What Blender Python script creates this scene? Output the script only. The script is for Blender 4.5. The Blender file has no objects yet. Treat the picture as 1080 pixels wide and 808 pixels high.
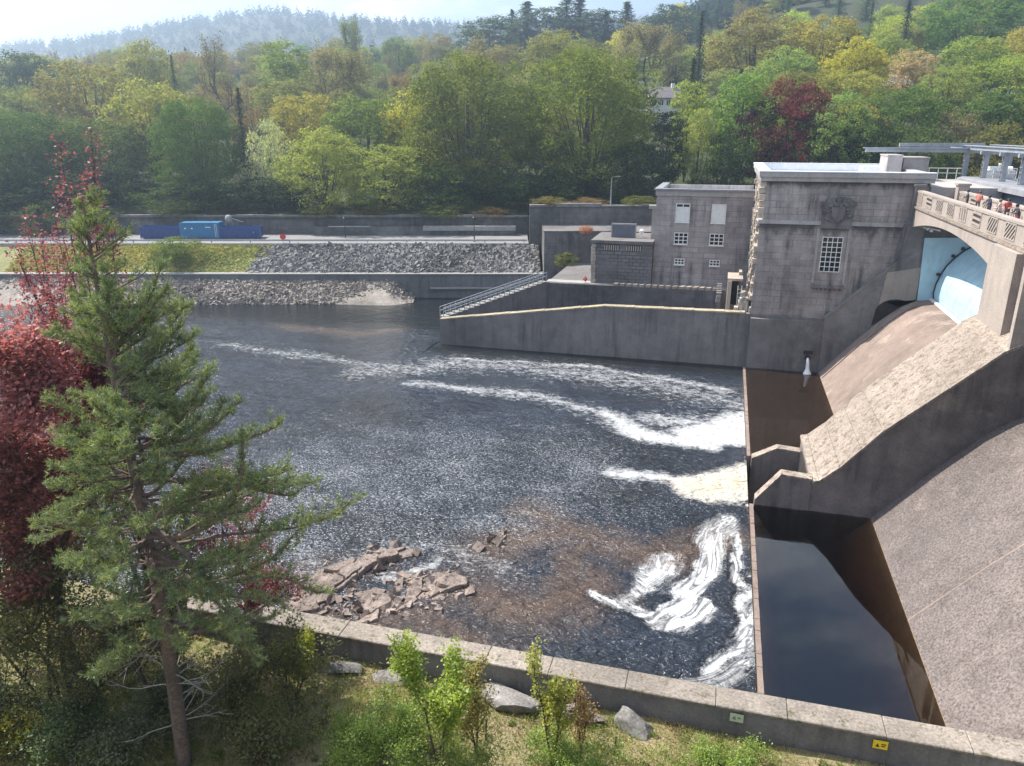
import bpy, math, random
import numpy as np
from mathutils import Vector, Matrix

R = math.radians
scene = bpy.context.scene
col = scene.collection
rng = np.random.default_rng(7)
random.seed(7)

# ------------------------------------------------------------------ camera
H = 23.0
FPX, CX, CY = 800.0, 540.0, 404.0
PITCH = math.atan((CY - 140) / FPX)
YAW = R(15.4)
cY, sY = math.cos(YAW), math.sin(YAW)
cam_d = bpy.data.cameras.new('camera')
cam = bpy.data.objects.new('camera', cam_d)
col.objects.link(cam)
cam.location = (0, 0, H)
cam.rotation_euler = (R(90) - PITCH, 0, YAW)
cam_d.sensor_fit = 'HORIZONTAL'
cam_d.sensor_width = 36
cam_d.lens = FPX / 1080 * 36
cam_d.clip_end = 12000
cam_d.clip_start = 0.3
scene.camera = cam
O = np.array([0, 0, H])


def ray(u, v):
    x = (u - CX) / FPX
    yv = -(v - CY) / FPX
    d = (x, math.cos(PITCH) + yv * math.sin(PITCH), -math.sin(PITCH) + yv * math.cos(PITCH))
    return np.array([cY * d[0] - sY * d[1], sY * d[0] + cY * d[1], d[2]])


def at(u, v, ax, val):
    """world point seen at photo pixel (u,v) on the plane ax=val"""
    d = ray(u, v)
    i = 'xyz'.index(ax)
    return O + (val - O[i]) / d[i] * d


def UV(U, V, z=0.0):
    """ground frame aligned with the view direction -> world"""
    return np.array([cY * U - sY * V, sY * U + cY * V, z])


def atV(u, v, V):
    """point on the vertical plane V metres ahead: returns U, V, z"""
    x = (u - CX) / FPX
    yv = -(v - CY) / FPX
    d = (x, math.cos(PITCH) + yv * math.sin(PITCH), -math.sin(PITCH) + yv * math.cos(PITCH))
    t = V / d[1]
    return d[0] * t, V, H + d[2] * t


# ------------------------------------------------------------------ helpers
def link(o, parent=None):
    col.objects.link(o)
    if parent is not None:
        o.parent = parent
    return o


def tag(o, label=None, cat=None, group=None, kind=None):
    if label:
        o['label'] = label
    if cat:
        o['category'] = cat
    if group:
        o['group'] = group
    if kind:
        o['kind'] = kind
    return o


def empty(name, loc, label, cat, group=None, rz=0.0):
    o = bpy.data.objects.new(name, None)
    o.empty_display_size = 0.3
    link(o)
    o.location = tuple(loc)
    o.rotation_euler = (0, 0, rz)
    return tag(o, label, cat, group)


class MB:
    def __init__(self):
        self.v = []
        self.f = []
        self.m = []
        self.mi = 0

    def add(self, vs, fs):
        b = len(self.v)
        self.v += [tuple(map(float, p)) for p in vs]
        self.f += [tuple(i + b for i in f) for f in fs]
        self.m += [self.mi] * len(fs)
        return self

    def box(self, x0, y0, z0, x1, y1, z1):
        vs = [(x0, y0, z0), (x1, y0, z0), (x1, y1, z0), (x0, y1, z0), (x0, y0, z1), (x1, y0, z1), (x1, y1, z1), (x0, y1, z1)]
        return self.add(vs, [(0, 3, 2, 1), (4, 5, 6, 7), (0, 1, 5, 4), (1, 2, 6, 5), (2, 3, 7, 6), (3, 0, 4, 7)])

    def prism(self, poly, ax, lo, hi):
        """extrude a 2D polygon along ax; ax 'y': poly=(x,z); 'x': (y,z); 'z': (x,y)"""
        n = len(poly)

        def P(a, b, c):
            return {'y': (a, c, b), 'x': (c, a, b), 'z': (a, b, c)}[ax]
        vs = [P(a, b, lo) for a, b in poly] + [P(a, b, hi) for a, b in poly]
        fs = [tuple(range(n))[::-1], tuple(range(n, 2 * n))]
        for i in range(n):
            j = (i + 1) % n
            fs.append((i, j, n + j, n + i))
        return self.add(vs, fs)

    def hexa(self, b, t):
        """8-corner solid from 4 bottom and 4 top points"""
        return self.add(list(b) + list(t), [(0, 3, 2, 1), (4, 5, 6, 7), (0, 1, 5, 4), (1, 2, 6, 5), (2, 3, 7, 6), (3, 0, 4, 7)])

    def beam(self, p, q, w, h):
        p, q = Vector(p), Vector(q)
        d = (q - p).normalized()
        up = Vector((0, 0, 1)) if abs(d.z) < 0.95 else Vector((0, 1, 0))
        s = d.cross(up).normalized() * (w / 2)
        t = s.normalized().cross(d).normalized() * (h / 2)
        return self.hexa([p - s - t, p + s - t, q + s - t, q - s - t], [p - s + t, p + s + t, q + s + t, q - s + t])

    def tube(self, pts, rad, n=8, cap=True):
        pts = [Vector(p) for p in pts]
        if not hasattr(rad, '__len__'):
            rad = [rad] * len(pts)
        vs, fs = [], []
        ref = Vector((0.31, 0.83, 0.46))
        for i, p in enumerate(pts):
            a = pts[max(i - 1, 0)]
            b = pts[min(i + 1, len(pts) - 1)]
            d = (b - a).normalized()
            s = d.cross(ref).normalized()
            t = d.cross(s)
            for k in range(n):
                w = 2 * math.pi * k / n
                vs.append(p + (s * math.cos(w) + t * math.sin(w)) * rad[i])
        for i in range(len(pts) - 1):
            for k in range(n):
                k2 = (k + 1) % n
                fs.append((i * n + k, i * n + k2, (i + 1) * n + k2, (i + 1) * n + k))
        if cap:
            fs.append(tuple(range(n))[::-1])
            fs.append(tuple((len(pts) - 1) * n + k for k in range(n)))
        return self.add(vs, fs)

    def lathe(self, prof, c, n=12):
        """profile of (r,z) around the vertical through c"""
        vs, fs = [], []
        for r, z in prof:
            for k in range(n):
                w = 2 * math.pi * k / n
                vs.append((c[0] + r * math.cos(w), c[1] + r * math.sin(w), c[2] + z))
        for i in range(len(prof) - 1):
            for k in range(n):
                k2 = (k + 1) % n
                fs.append((i * n + k, i * n + k2, (i + 1) * n + k2, (i + 1) * n + k))
        fs.append(tuple(range(n))[::-1])
        fs.append(tuple((len(prof) - 1) * n + k for k in range(n)))
        return self.add(vs, fs)

    def build(self, name, mat, parent=None, smooth=False, bevel=0.0):
        me = bpy.data.meshes.new(name)
        me.from_pydata(self.v, [], self.f)
        mats = mat if isinstance(mat, (list, tuple)) else [mat]
        for m in mats:
            me.materials.append(m)
        if len(mats) > 1:
            me.polygons.foreach_set('material_index', self.m)
        if smooth:
            me.polygons.foreach_set('use_smooth', [True] * len(me.polygons))
        me.update()
        o = bpy.data.objects.new(name, me)
        link(o, parent)
        if bevel:
            b = o.modifiers.new('bevel', 'BEVEL')
            b.width = bevel
            b.segments = 1
            b.limit_method = 'ANGLE'
            b.angle_limit = R(50)
        return o


def local(o, parent):
    """put a mesh written in world coordinates under a parent that stands elsewhere"""
    if o.parent is not None and o.parent.type == 'EMPTY':      # sub-parts already sit in world coordinates
        o.matrix_parent_inverse = o.parent.matrix_basis.inverted()
    return o


def quads_mesh(name, verts, tint, mat, nper=4):
    """many loose faces: verts (n*nper,3)"""
    nv = len(verts)
    n = nv // nper
    me = bpy.data.meshes.new(name)
    me.vertices.add(nv)
    me.vertices.foreach_set('co', np.ascontiguousarray(verts, dtype=np.float32).ravel())
    me.loops.add(nv)
    me.loops.foreach_set('vertex_index', np.arange(nv, dtype=np.int32))
    me.polygons.add(n)
    me.polygons.foreach_set('loop_start', np.arange(0, nv, nper, dtype=np.int32))
    me.polygons.foreach_set('loop_total', np.full(n, nper, dtype=np.int32))
    a = me.attributes.new('tint', 'FLOAT', 'FACE')
    a.data.foreach_set('value', np.asarray(tint, dtype=np.float32))
    me.materials.append(mat)
    me.update(calc_edges=True)
    return me


def unit(a):
    return a / (np.linalg.norm(a, axis=-1, keepdims=True) + 1e-9)


def leaf_verts(P, N, size, rg, aspect=0.62, jitter=0.9):
    n = len(P)
    N = unit(N + rg.normal(0, jitter, (n, 3)))
    t = unit(np.cross(N, rg.normal(0, 1, (n, 3))))
    b = np.cross(N, t)
    s = (np.asarray(size) * (0.65 + 0.7 * rg.random(n)))[:, None] * 0.5
    q = np.stack([P - t * s, P - b * s * aspect + t * s * .1, P + t * s, P + b * s * aspect + t * s * .1], axis=1)
    return q.reshape(-1, 3)


# ------------------------------------------------------------------ materials
def new_mat(name):
    m = bpy.data.materials.new(name)
    m.use_nodes = True
    nt = m.node_tree
    nt.nodes.clear()
    return m, nt, nt.nodes.new('ShaderNodeOutputMaterial')


class NG:
    """small node-building helper"""

    def __init__(self, nt):
        self.nt = nt

    def n(self, typ, **kw):
        nd = self.nt.nodes.new(typ)
        for k, v in kw.items():
            if k.startswith('i_'):
                nd.inputs[k[2:].replace('_', ' ')].default_value = v
            else:
                setattr(nd, k, v)
        return nd

    def l(self, a, b):
        self.nt.links.new(a, b)

    def math(self, op, a, b=None, clamp=False):
        nd = self.n('ShaderNodeMath', operation=op, use_clamp=clamp)
        for i, x in enumerate((a, b)):
            if x is None:
                continue
            if hasattr(x, 'node'):
                self.l(x, nd.inputs[i])
            else:
                nd.inputs[i].default_value = x
        return nd.outputs[0]

    def mix(self, fac, a, b, blend='MIX'):
        nd = self.n('ShaderNodeMix', data_type='RGBA', blend_type=blend)
        for i, x in ((0, fac), (6, a), (7, b)):
            if hasattr(x, 'node'):
                self.l(x, nd.inputs[i])
            elif i == 0:
                nd.inputs[0].default_value = x
            else:
                nd.inputs[i].default_value = (*x, 1) if len(x) == 3 else x
        return nd.outputs[2]

    def ramp(self, fac, lo, hi):
        nd = self.n('ShaderNodeMapRange', clamp=True)
        self.l(fac, nd.inputs[0])
        nd.inputs[1].default_value = lo
        nd.inputs[2].default_value = hi
        return nd.outputs[0]

    def noise(self, vec, scale, detail=4, rough=0.55, dist=0.0):
        nd = self.n('ShaderNodeTexNoise')
        nd.inputs['Scale'].default_value = scale
        nd.inputs['Detail'].default_value = detail
        nd.inputs['Roughness'].default_value = rough
        nd.inputs['Distortion'].default_value = dist
        if vec is not None:
            self.l(vec, nd.inputs['Vector'])
        return nd.outputs[0]

    def scaled(self, vec, s):
        nd = self.n('ShaderNodeVectorMath', operation='MULTIPLY')
        self.l(vec, nd.inputs[0])
        nd.inputs[1].default_value = s
        return nd.outputs[0]

    def bump(self, h, strength, dist=0.05):
        nd = self.n('ShaderNodeBump')
        nd.inputs['Strength'].default_value = strength
        nd.inputs['Distance'].default_value = dist
        self.l(h, nd.inputs['Height'])
        return nd.outputs[0]


def stone(name, base, var=0.35, stain=0.5, stain_col=(.035, .033, .035), block=None, pale=None, speck=0.25, joint=0.5, rough=.9,
          stain_scale=.22, moss=None, bands=()):
    """weathered concrete / ashlar: blotches, vertical run-off streaks, speckle, optional block courses"""
    m, nt, out = new_mat(name)
    g = NG(nt)
    geo = g.n('ShaderNodeNewGeometry')
    pos = geo.outputs['Position']
    bs = g.n('ShaderNodeBsdfPrincipled')
    bs.inputs['Roughness'].default_value = rough
    bs.inputs['Specular IOR Level'].default_value = 0.25
    big = g.noise(pos, 0.12, 5, .6)
    mid = g.noise(pos, 0.9, 5, .65)
    fine = g.noise(pos, 9.0, 3, .7)
    lo = tuple(c * (1 - var) for c in base)
    hi = tuple(min(c * (1 + var), .8) for c in base)
    c = g.mix(g.ramp(g.math('ADD', big, g.math('MULTIPLY', mid, .6)), .55, 1.05), lo, hi)
    h = fine
    if block:
        # coordinates along the wall: horizontal run and height
        sx = g.n('ShaderNodeSeparateXYZ')
        g.l(pos, sx.inputs[0])
        nn = g.n('ShaderNodeSeparateXYZ')
        g.l(geo.outputs['True Normal'], nn.inputs[0])
        fx = g.math('GREATER_THAN', g.math('ABSOLUTE', nn.outputs[0]), .6)
        run = g.n('ShaderNodeMix', data_type='FLOAT')
        g.l(fx, run.inputs[0])
        g.l(sx.outputs[0], run.inputs[2])
        g.l(sx.outputs[1], run.inputs[3])
        cv = g.n('ShaderNodeCombineXYZ')
        g.l(run.outputs[0], cv.inputs[0])
        g.l(sx.outputs[2], cv.inputs[1])
        br = g.n('ShaderNodeTexBrick')
        br.offset = .5
        br.inputs['Scale'].default_value = 1
        br.inputs['Brick Width'].default_value = block[0]
        br.inputs['Row Height'].default_value = block[1]
        br.inputs['Mortar Size'].default_value = block[2] if len(block) > 2 else .02
        br.inputs['Mortar Smooth'].default_value = .3
        br.inputs['Color1'].default_value = (0, 0, 0, 1)
        br.inputs['Color2'].default_value = (1, 1, 1, 1)
        br.inputs['Mortar'].default_value = (.5, .5, .5, 1)
        g.l(cv.outputs[0], br.inputs['Vector'])
        per = g.math('MULTIPLY_ADD', br.outputs['Color'], .22)
        per.node.inputs[2].default_value = .89
        c = g.mix(1.0, c, per, 'MULTIPLY')
        jn = g.noise(pos, .5, 2, .5)
        jm = g.math('MULTIPLY', br.outputs['Fac'], g.ramp(jn, .34, .6))
        c = g.mix(g.math('MULTIPLY', jm, joint), c, tuple(x * .22 for x in base))
        h = g.math('SUBTRACT', g.math('MULTIPLY', fine, .35), br.outputs['Fac'])
    if pale:
        c = g.mix(g.ramp(g.noise(pos, .35, 6, .7), .56, .72), c, pale)
    # run-off streaks: noise squeezed in height
    st = g.noise(g.scaled(pos, (1.6, 1.6, .13)), 1.0, 5, .6)
    blot = g.noise(pos, stain_scale, 6, .65)
    sm = g.math('MULTIPLY', g.ramp(st, .46, .68), g.ramp(blot, .38, .66))
    c = g.mix(g.math('MULTIPLY', sm, stain), c, stain_col)
    for z0, z1 in bands:                     # soot and lichen clinging below a ledge
        sz = g.n('ShaderNodeSeparateXYZ')
        g.l(pos, sz.inputs[0])
        up = g.ramp(sz.outputs[2], z0, z1)
        cut = g.math('LESS_THAN', sz.outputs[2], z1 + .02)
        bn = g.noise(g.scaled(pos, (1.0, 1.0, .5)), .9, 6, .7)
        bm_ = g.math('MULTIPLY', g.ramp(g.math('ADD', g.math('MULTIPLY', up, .55), bn), .72, 1.0), cut)
        c = g.mix(g.math('MULTIPLY', bm_, .8), c, stain_col)
    if moss:
        c = g.mix(g.ramp(g.noise(pos, 2.4, 6, .75), moss[1], moss[1] + .08), c, moss[0])
    c = g.mix(speck, c, g.mix(1.0, c, g.mix(g.ramp(fine, .3, .7), (.35, .35, .35), (1.7, 1.7, 1.7)), 'MULTIPLY'))
    g.l(c, bs.inputs['Base Color'])
    g.l(g.bump(h, .5, .03), bs.inputs['Normal'])
    g.l(bs.outputs[0], out.inputs[0])
    return m


def plain(name, base, rough=.6, metal=0.0, var=.15, scale=1.5, dirt=.25, spec=.4):
    m, nt, out = new_mat(name)
    g = NG(nt)
    pos = g.n('ShaderNodeNewGeometry').outputs['Position']
    bs = g.n('ShaderNodeBsdfPrincipled')
    bs.inputs['Roughness'].default_value = rough
    bs.inputs['Metallic'].default_value = metal
    bs.inputs['Specular IOR Level'].default_value = spec
    c = g.mix(g.ramp(g.noise(pos, scale, 5, .6), .3, .7), tuple(x * (1 - var) for x in base), tuple(min(1, x * (1 + var)) for x in base))
    st = g.noise(g.scaled(pos, (2.5, 2.5, .4)), 1.0, 4, .6)
    c = g.mix(g.math('MULTIPLY', g.ramp(st, .52, .75), dirt), c, tuple(x * .3 + .01 for x in base))
    g.l(c, bs.inputs['Base Color'])
    g.l(bs.outputs[0], out.inputs[0])
    return m


def leaf_mat(name, trans=.45, gloss=.06, hue=(1.18, 1.06, .75), tm=(1.1, 1.2, .6)):
    """leaves: the object's own colour, varied leaf by leaf; light passes through"""
    m, nt, out = new_mat(name)
    g = NG(nt)
    oi = g.n('ShaderNodeObjectInfo')
    tint = g.n('ShaderNodeAttribute', attribute_name='tint').outputs['Fac']
    c = g.mix(g.ramp(tint, .15, .95), g.mix(1.0, oi.outputs['Color'], (.62, .7, .8), 'MULTIPLY'), g.mix(1.0, oi.outputs['Color'], hue, 'MULTIPLY'))
    df = g.n('ShaderNodeBsdfDiffuse')
    tr = g.n('ShaderNodeBsdfTranslucent')
    g.l(c, df.inputs[0])
    g.l(g.mix(1.0, c, tm, 'MULTIPLY'), tr.inputs[0])
    mx = g.n('ShaderNodeMixShader')
    mx.inputs[0].default_value = trans
    g.l(df.outputs[0], mx.inputs[1])
    g.l(tr.outputs[0], mx.inputs[2])
    if not gloss:
        g.l(mx.outputs[0], out.inputs[0])
        return m
    gl = g.n('ShaderNodeBsdfGlossy')
    gl.inputs['Roughness'].default_value = .42
    gl.inputs[0].default_value = (.9, .95, 1, 1)
    m2 = g.n('ShaderNodeMixShader')
    m2.inputs[0].default_value = gloss
    g.l(mx.outputs[0], m2.inputs[1])
    g.l(gl.outputs[0], m2.inputs[2])
    g.l(m2.outputs[0], out.inputs[0])
    return m


M = {}
M['ashlar'] = stone('ashlar', (.30, .268, .262), block=(1.35, .62, .028), stain=.85, var=.36, joint=.55)
M['ashlar_main'] = stone('ashlar_main', (.30, .265, .25), block=(1.35, .62, .028), stain=.85, var=.36, joint=.55, bands=((12.7, 14.58), (17.6, 18.6)))
M['ashlar_plain'] = stone('ashlar_plain', (.34, .315, .30), stain=.5, var=.25)
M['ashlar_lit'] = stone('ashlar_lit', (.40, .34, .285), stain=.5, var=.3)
M['crest'] = stone('crest', (.17, .155, .15), stain=.7, var=.5)
M['dark_concrete'] = stone('dark_concrete', (.185, .17, .165), stain=.75, var=.35, pale=(.24, .23, .22), stain_scale=.15)
M['darker_concrete'] = stone('darker_concrete', (.13, .122, .122), stain=.8, var=.5, pale=(.19, .18, .17), block=(3.2, 1.6, .03), joint=.5)
M['dam_concrete'] = stone('dam_concrete', (.335, .285, .25), stain=.35, var=.18, stain_scale=.3)
M['silt'] = stone('silt', (.34, .20, .085), stain=.3, var=.3, stain_col=(.10, .06, .03))
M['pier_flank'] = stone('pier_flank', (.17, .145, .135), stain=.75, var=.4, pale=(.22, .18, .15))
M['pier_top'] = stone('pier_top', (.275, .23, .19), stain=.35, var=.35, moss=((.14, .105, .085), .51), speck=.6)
M['slope'] = stone('slope', (.128, .107, .10), stain=.5, var=.28, speck=.9, pale=(.17, .14, .128), stain_col=(.06, .05, .045), moss=((.09, .07, .06), .60))
M['slope_far'] = stone('slope_far', (.215, .165, .14), stain=.35, var=.3, speck=.35, pale=(.38, .30, .25))
M['wall_top'] = stone('wall_top', (.225, .195, .165), stain=.5, var=.35, speck=.6, moss=((.10, .09, .06), .555))
M['lichen_top'] = stone('lichen_top', (.33, .28, .20), stain=.4, var=.4, speck=.6, pale=(.42, .34, .13), moss=((.13, .11, .07), .56))
M['rubble_wall'] = stone('rubble_wall', (.17, .16, .16), stain=.5, var=.4, block=(.9, .42, .05), joint=.8)
M['retaining'] = stone('retaining', (.13, .125, .12), stain=.7, var=.55, moss=((.06, .075, .03), .60), block=(2.4, .8, .03), joint=.5)
M['river_wall'] = stone('river_wall', (.17, .165, .165), stain=.65, var=.35)
M['roof_white'] = plain('roof_white', (.66, .68, .72), rough=.8, var=.08, dirt=.12)
M['yard'] = stone('yard', (.15, .14, .135), stain=.5, var=.4)
M['lead'] = plain('lead', (.22, .22, .235), rough=.55, var=.2)
M['white_paint'] = plain('white_paint', (.72, .72, .70), rough=.5, var=.08, dirt=.2)
M['blue_paint'] = plain('blue_paint', (.41, .60, .69), rough=.4, var=.12, scale=.8, dirt=.35, spec=.5)
M['steel'] = plain('steel', (.31, .33, .36), rough=.5, metal=.2, var=.2)
M['dark_steel'] = plain('dark_steel', (.05, .052, .058), rough=.5, metal=.3, var=.3)
M['rust_shade_dark'] = plain('rust_shade_dark', (.035, .028, .025), rough=.8, var=.4)
M['dark_blue_wall'] = stone('dark_blue_wall', (.13, .14, .17), stain=.4, var=.25)
M['container_blue'] = plain('container_blue', (.035, .17, .33), rough=.45, var=.12, dirt=.25)
M['container_navy'] = plain('container_navy', (.03, .065, .20), rough=.5, var=.15, dirt=.25)
M['red_paint'] = plain('red_paint', (.55, .05, .04), rough=.5)
M['yellow_sign'] = plain('yellow_sign', (.80, .55, .03), rough=.5, var=.05, dirt=.1)
M['green_sign'] = plain('green_sign', (.52, .58, .36), rough=.5, var=.08, dirt=.2)
M['ink'] = plain('ink', (.04, .035, .02), rough=.6)
M['bark'] = stone('bark', (.085, .068, .055), stain=.5, var=.45, stain_scale=2, speck=.5)
M['bark_pine'] = stone('bark_pine', (.15, .11, .09), stain=.5, var=.45, stain_scale=2, speck=.6)
M['dead_twig'] = stone('dead_twig', (.30, .27, .24), stain=.2, var=.2)
M['road'] = plain('road', (.20, .195, .19), rough=.9, var=.15, scale=.4, dirt=.1)
M['kerb'] = plain('kerb', (.30, .29, .275), rough=.85)
M['roof_slate'] = plain('roof_slate', (.16, .14, .14), rough=.7, var=.25)
M['roof_red'] = plain('roof_red', (.32, .10, .07), rough=.8, var=.25)
M['roof_pale'] = plain('roof_pale', (.5, .48, .46), rough=.8)
M['house_white'] = plain('house_white', (.7, .67, .62), rough=.8)
M['house_red'] = plain('house_red', (.33, .12, .09), rough=.8)
M['house_orange'] = plain('house_orange', (.6, .27, .13), rough=.8)
M['leaf'] = leaf_mat('leaf', gloss=0)
M['leaf_near'] = leaf_mat('leaf_near', trans=.5, gloss=.02)
M['needle'] = leaf_mat('needle', trans=.28, gloss=.015, hue=(1.35, 1.2, .8))
M['red_leaf'] = leaf_mat('red_leaf', trans=.5, gloss=.02, hue=(1.25, 1.05, 1.05), tm=(1.15, .95, .9))


def glass_mat():
    m, nt, out = new_mat('window_glass')
    g = NG(nt)
    bs = g.n('ShaderNodeBsdfPrincipled')
    bs.inputs['Base Color'].default_value = (.012, .014, .018, 1)
    bs.inputs['Roughness'].default_value = .08
    g.l(bs.outputs[0], out.inputs[0])
    return m


M['glass'] = glass_mat()


def speckled(name, cols, scale, rough=.95, extra=None):
    m, nt, out = new_mat(name)
    g = NG(nt)
    pos = g.n('ShaderNodeNewGeometry').outputs['Position']
    bs = g.n('ShaderNodeBsdfPrincipled')
    bs.inputs['Roughness'].default_value = rough
    bs.inputs['Specular IOR Level'].default_value = .2
    n1 = g.noise(pos, scale, 6, .7)
    n2 = g.noise(pos, scale * .22, 5, .6)
    n3 = g.noise(pos, scale * 6, 3, .7)
    c = g.mix(g.ramp(n2, .35, .65), cols[0], cols[1])
    c = g.mix(g.ramp(n1, .42, .66), c, cols[2])
    c = g.mix(g.math('MULTIPLY', g.ramp(n3, .5, .75), .6), c, cols[3])
    g.l(c, bs.inputs['Base Color'])
    g.l(g.bump(g.math('ADD', n1, n3), .8, .12), bs.inputs['Normal'])
    g.l(bs.outputs[0], out.inputs[0])
    return m


M['ground'] = speckled('ground', ((.24, .19, .115), (.14, .16, .055), (.27, .22, .13), (.10, .085, .05)), .9)
M['forest_floor'] = speckled('forest_floor', ((.045, .055, .028), (.04, .065, .022), (.065, .06, .032), (.025, .03, .018)), .35)
M['embankment'] = speckled('embankment', ((.24, .22, .10), (.15, .19, .06), (.28, .24, .13), (.10, .10, .05)), .5)
M['riverbed'] = speckled('riverbed', ((.06, .04, .025), (.04, .03, .02), (.08, .05, .03), (.03, .02, .015)), .4)
M['rock'] = stone('rock', (.17, .16, .152), stain=.7, var=.5, stain_scale=1.4, speck=.6, pale=(.30, .285, .27))
M['rock_wet'] = stone('rock_wet', (.205, .165, .142), stain=.6, var=.5, stain_scale=.5, speck=.6, pale=(.40, .32, .27), stain_col=(.03, .025, .022), moss=((.07, .05, .042), .555))
M['riprap'] = stone('riprap', (.175, .168, .162), stain=.3, var=.5, stain_scale=1, speck=.6)
M['gravel'] = stone('gravel', (.25, .22, .19), stain=.3, var=.5, stain_scale=1, speck=.7)


# ------------------------------------------------------------------ light
SUN_EL, SUN_AZ = R(52), R(17)           # azimuth measured from -X towards +Y
sdir = Vector((-math.cos(SUN_EL) * math.cos(SUN_AZ), math.cos(SUN_EL) * math.sin(SUN_AZ), math.sin(SUN_EL)))
ld = bpy.data.lights.new('sun', 'SUN')
ld.energy = 5.0
ld.angle = R(.5)
ld.color = (1, .94, .84)
lo = bpy.data.objects.new('sun', ld)
col.objects.link(lo)
lo.rotation_euler = (-sdir).to_track_quat('-Z', 'Y').to_euler()
lo.location = (-40, 30, 90)

w = bpy.data.worlds.new('World')
scene.world = w
w.use_nodes = True
nt = w.node_tree
nt.nodes.clear()
g = NG(nt)
wo = g.n('ShaderNodeOutputWorld')
bg = g.n('ShaderNodeBackground')
sky = g.n('ShaderNodeTexSky')
sky.sky_type = 'NISHITA'
sky.sun_disc = False
sky.sun_elevation = SUN_EL
sky.sun_rotation = math.atan2(sdir.x, sdir.y)
sky.air_density = 1.0
sky.dust_density = 1.6
tc = g.n('ShaderNodeTexCoord').outputs['Generated']
sp = g.n('ShaderNodeSeparateXYZ')
g.l(tc, sp.inputs[0])
zz = g.math('MAXIMUM', sp.outputs[2], 0.0)
den = g.math('ADD', zz, .16)
cb = g.n('ShaderNodeCombineXYZ')
g.l(g.math('DIVIDE', sp.outputs[0], den), cb.inputs[0])
g.l(g.math('DIVIDE', sp.outputs[1], den), cb.inputs[1])
cl = g.noise(cb.outputs[0], .85, 7, .58, .4)
cm = g.ramp(cl, .49, .64)
shade = g.noise(cb.outputs[0], 2.3, 5, .6)
ccol = g.mix(g.ramp(shade, .35, .7), (7.5, 7.6, 7.9), (11, 11, 11))
g.l(g.mix(g.math('MULTIPLY', cm, .92), sky.outputs[0], ccol), bg.inputs[0])
bg.inputs[1].default_value = .115
g.l(bg.outputs[0], wo.inputs[0])

vs = scene.view_settings
vs.view_transform = 'Standard'
vs.look = 'None'
vs.exposure = 1.1
vs.gamma = 1
vs.use_curve_mapping = False
cyc = scene.cycles
cyc.max_bounces = 8
cyc.diffuse_bounces = 4
cyc.glossy_bounces = 3
cyc.transmission_bounces = 4
cyc.transparent_max_bounces = 8
cyc.volume_bounces = 0
cyc.caustics_reflective = False
cyc.caustics_refractive = False
cyc.sample_clamp_indirect = 6
cyc.sample_clamp_direct = 12
cyc.use_denoising = True
cyc.denoiser = 'OPENIMAGEDENOISE'
cyc.denoising_input_passes = 'RGB_ALBEDO_NORMAL'
cyc.denoising_prefilter = 'ACCURATE'

# ================================================================== SETTING
# --- riverbed sheet under everything
mb = MB()
mb.add([(-4000, -200, -4.2), (4000, -200, -4.2), (4000, 6000, -4.2), (-4000, 6000, -4.2)], [(0, 1, 2, 3)])
tag(mb.build('riverbed', M['riverbed']), kind='structure')


def fbm(x, y, seed=0, octs=4):
    r = np.random.default_rng(seed)
    out = np.zeros_like(x, dtype=float)
    a, f = 1.0, 1.0
    for k in range(octs):
        for j in range(3):
            th = r.random() * 6.28
            ph = r.random() * 6.28
            out += a / 3 * np.sin((x * math.cos(th) + y * math.sin(th)) * f * (0.8 + .5 * r.random()) + ph)
        a *= .5
        f *= 2.1
    return out


def sstep(x, a, b):
    t = np.clip((x - a) / (b - a), 0, 1)
    return t * t * (3 - 2 * t)


# --- far hillside: height by (U,V)
def hill_h(U, V):
    U = np.asarray(U, float)
    V = np.asarray(V, float)
    s = np.interp(U / np.maximum(V, 1) * 300, [-200, -60, 60, 140, 240], [.135, .155, .18, .25, .27])
    d = np.maximum(V - 134, 0)
    h = 9.3 + s * np.minimum(d, 250) + .05 * np.maximum(np.minimum(d, 700) - 250, 0)
    # right-hand hill behind
    right = sstep(U / np.maximum(V, 1), .0, .42)
    h = h + right * .24 * np.clip(V - 330, 0, 420)
    # distant ridges
    far = sstep(V, 800, 1500)
    ridge = np.interp(U / V, [-.8, -.62, -.45, -.3, -.1, .1], [120, 158, 190, 214, 203, 196]) + 5 * np.sin(U * .011)
    h = h * (1 - far) + far * np.maximum(h, ridge)
    return h + 1.2 * fbm(U * .03, V * .03, 3, 3) * sstep(V, 140, 170)


def grid_mesh(name, X, Y, Z, mat, kind='structure', smooth=True, attrs=None):
    ny, nx = X.shape
    me = bpy.data.meshes.new(name)
    co = np.stack([X, Y, Z], -1).reshape(-1, 3)
    idx = np.arange(nx * ny).reshape(ny, nx)
    f = np.stack([idx[:-1, :-1], idx[:-1, 1:], idx[1:, 1:], idx[1:, :-1]], -1).reshape(-1, 4)
    me.vertices.add(len(co))
    me.vertices.foreach_set('co', co.astype(np.float32).ravel())
    me.loops.add(f.size)
    me.loops.foreach_set('vertex_index', f.astype(np.int32).ravel())
    me.polygons.add(len(f))
    me.polygons.foreach_set('loop_start', np.arange(0, f.size, 4, dtype=np.int32))
    me.polygons.foreach_set('loop_total', np.full(len(f), 4, dtype=np.int32))
    me.polygons.foreach_set('use_smooth', np.full(len(f), smooth))
    for k, a in (attrs or {}).items():
        at_ = me.attributes.new(k, 'FLOAT', 'POINT')
        at_.data.foreach_set('value', a.astype(np.float32).ravel())
    me.materials.append(mat)
    me.update(calc_edges=True)
    me.validate()
    o = bpy.data.objects.new(name, me)
    link(o)
    if kind:
        o['kind'] = kind
    return o


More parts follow.
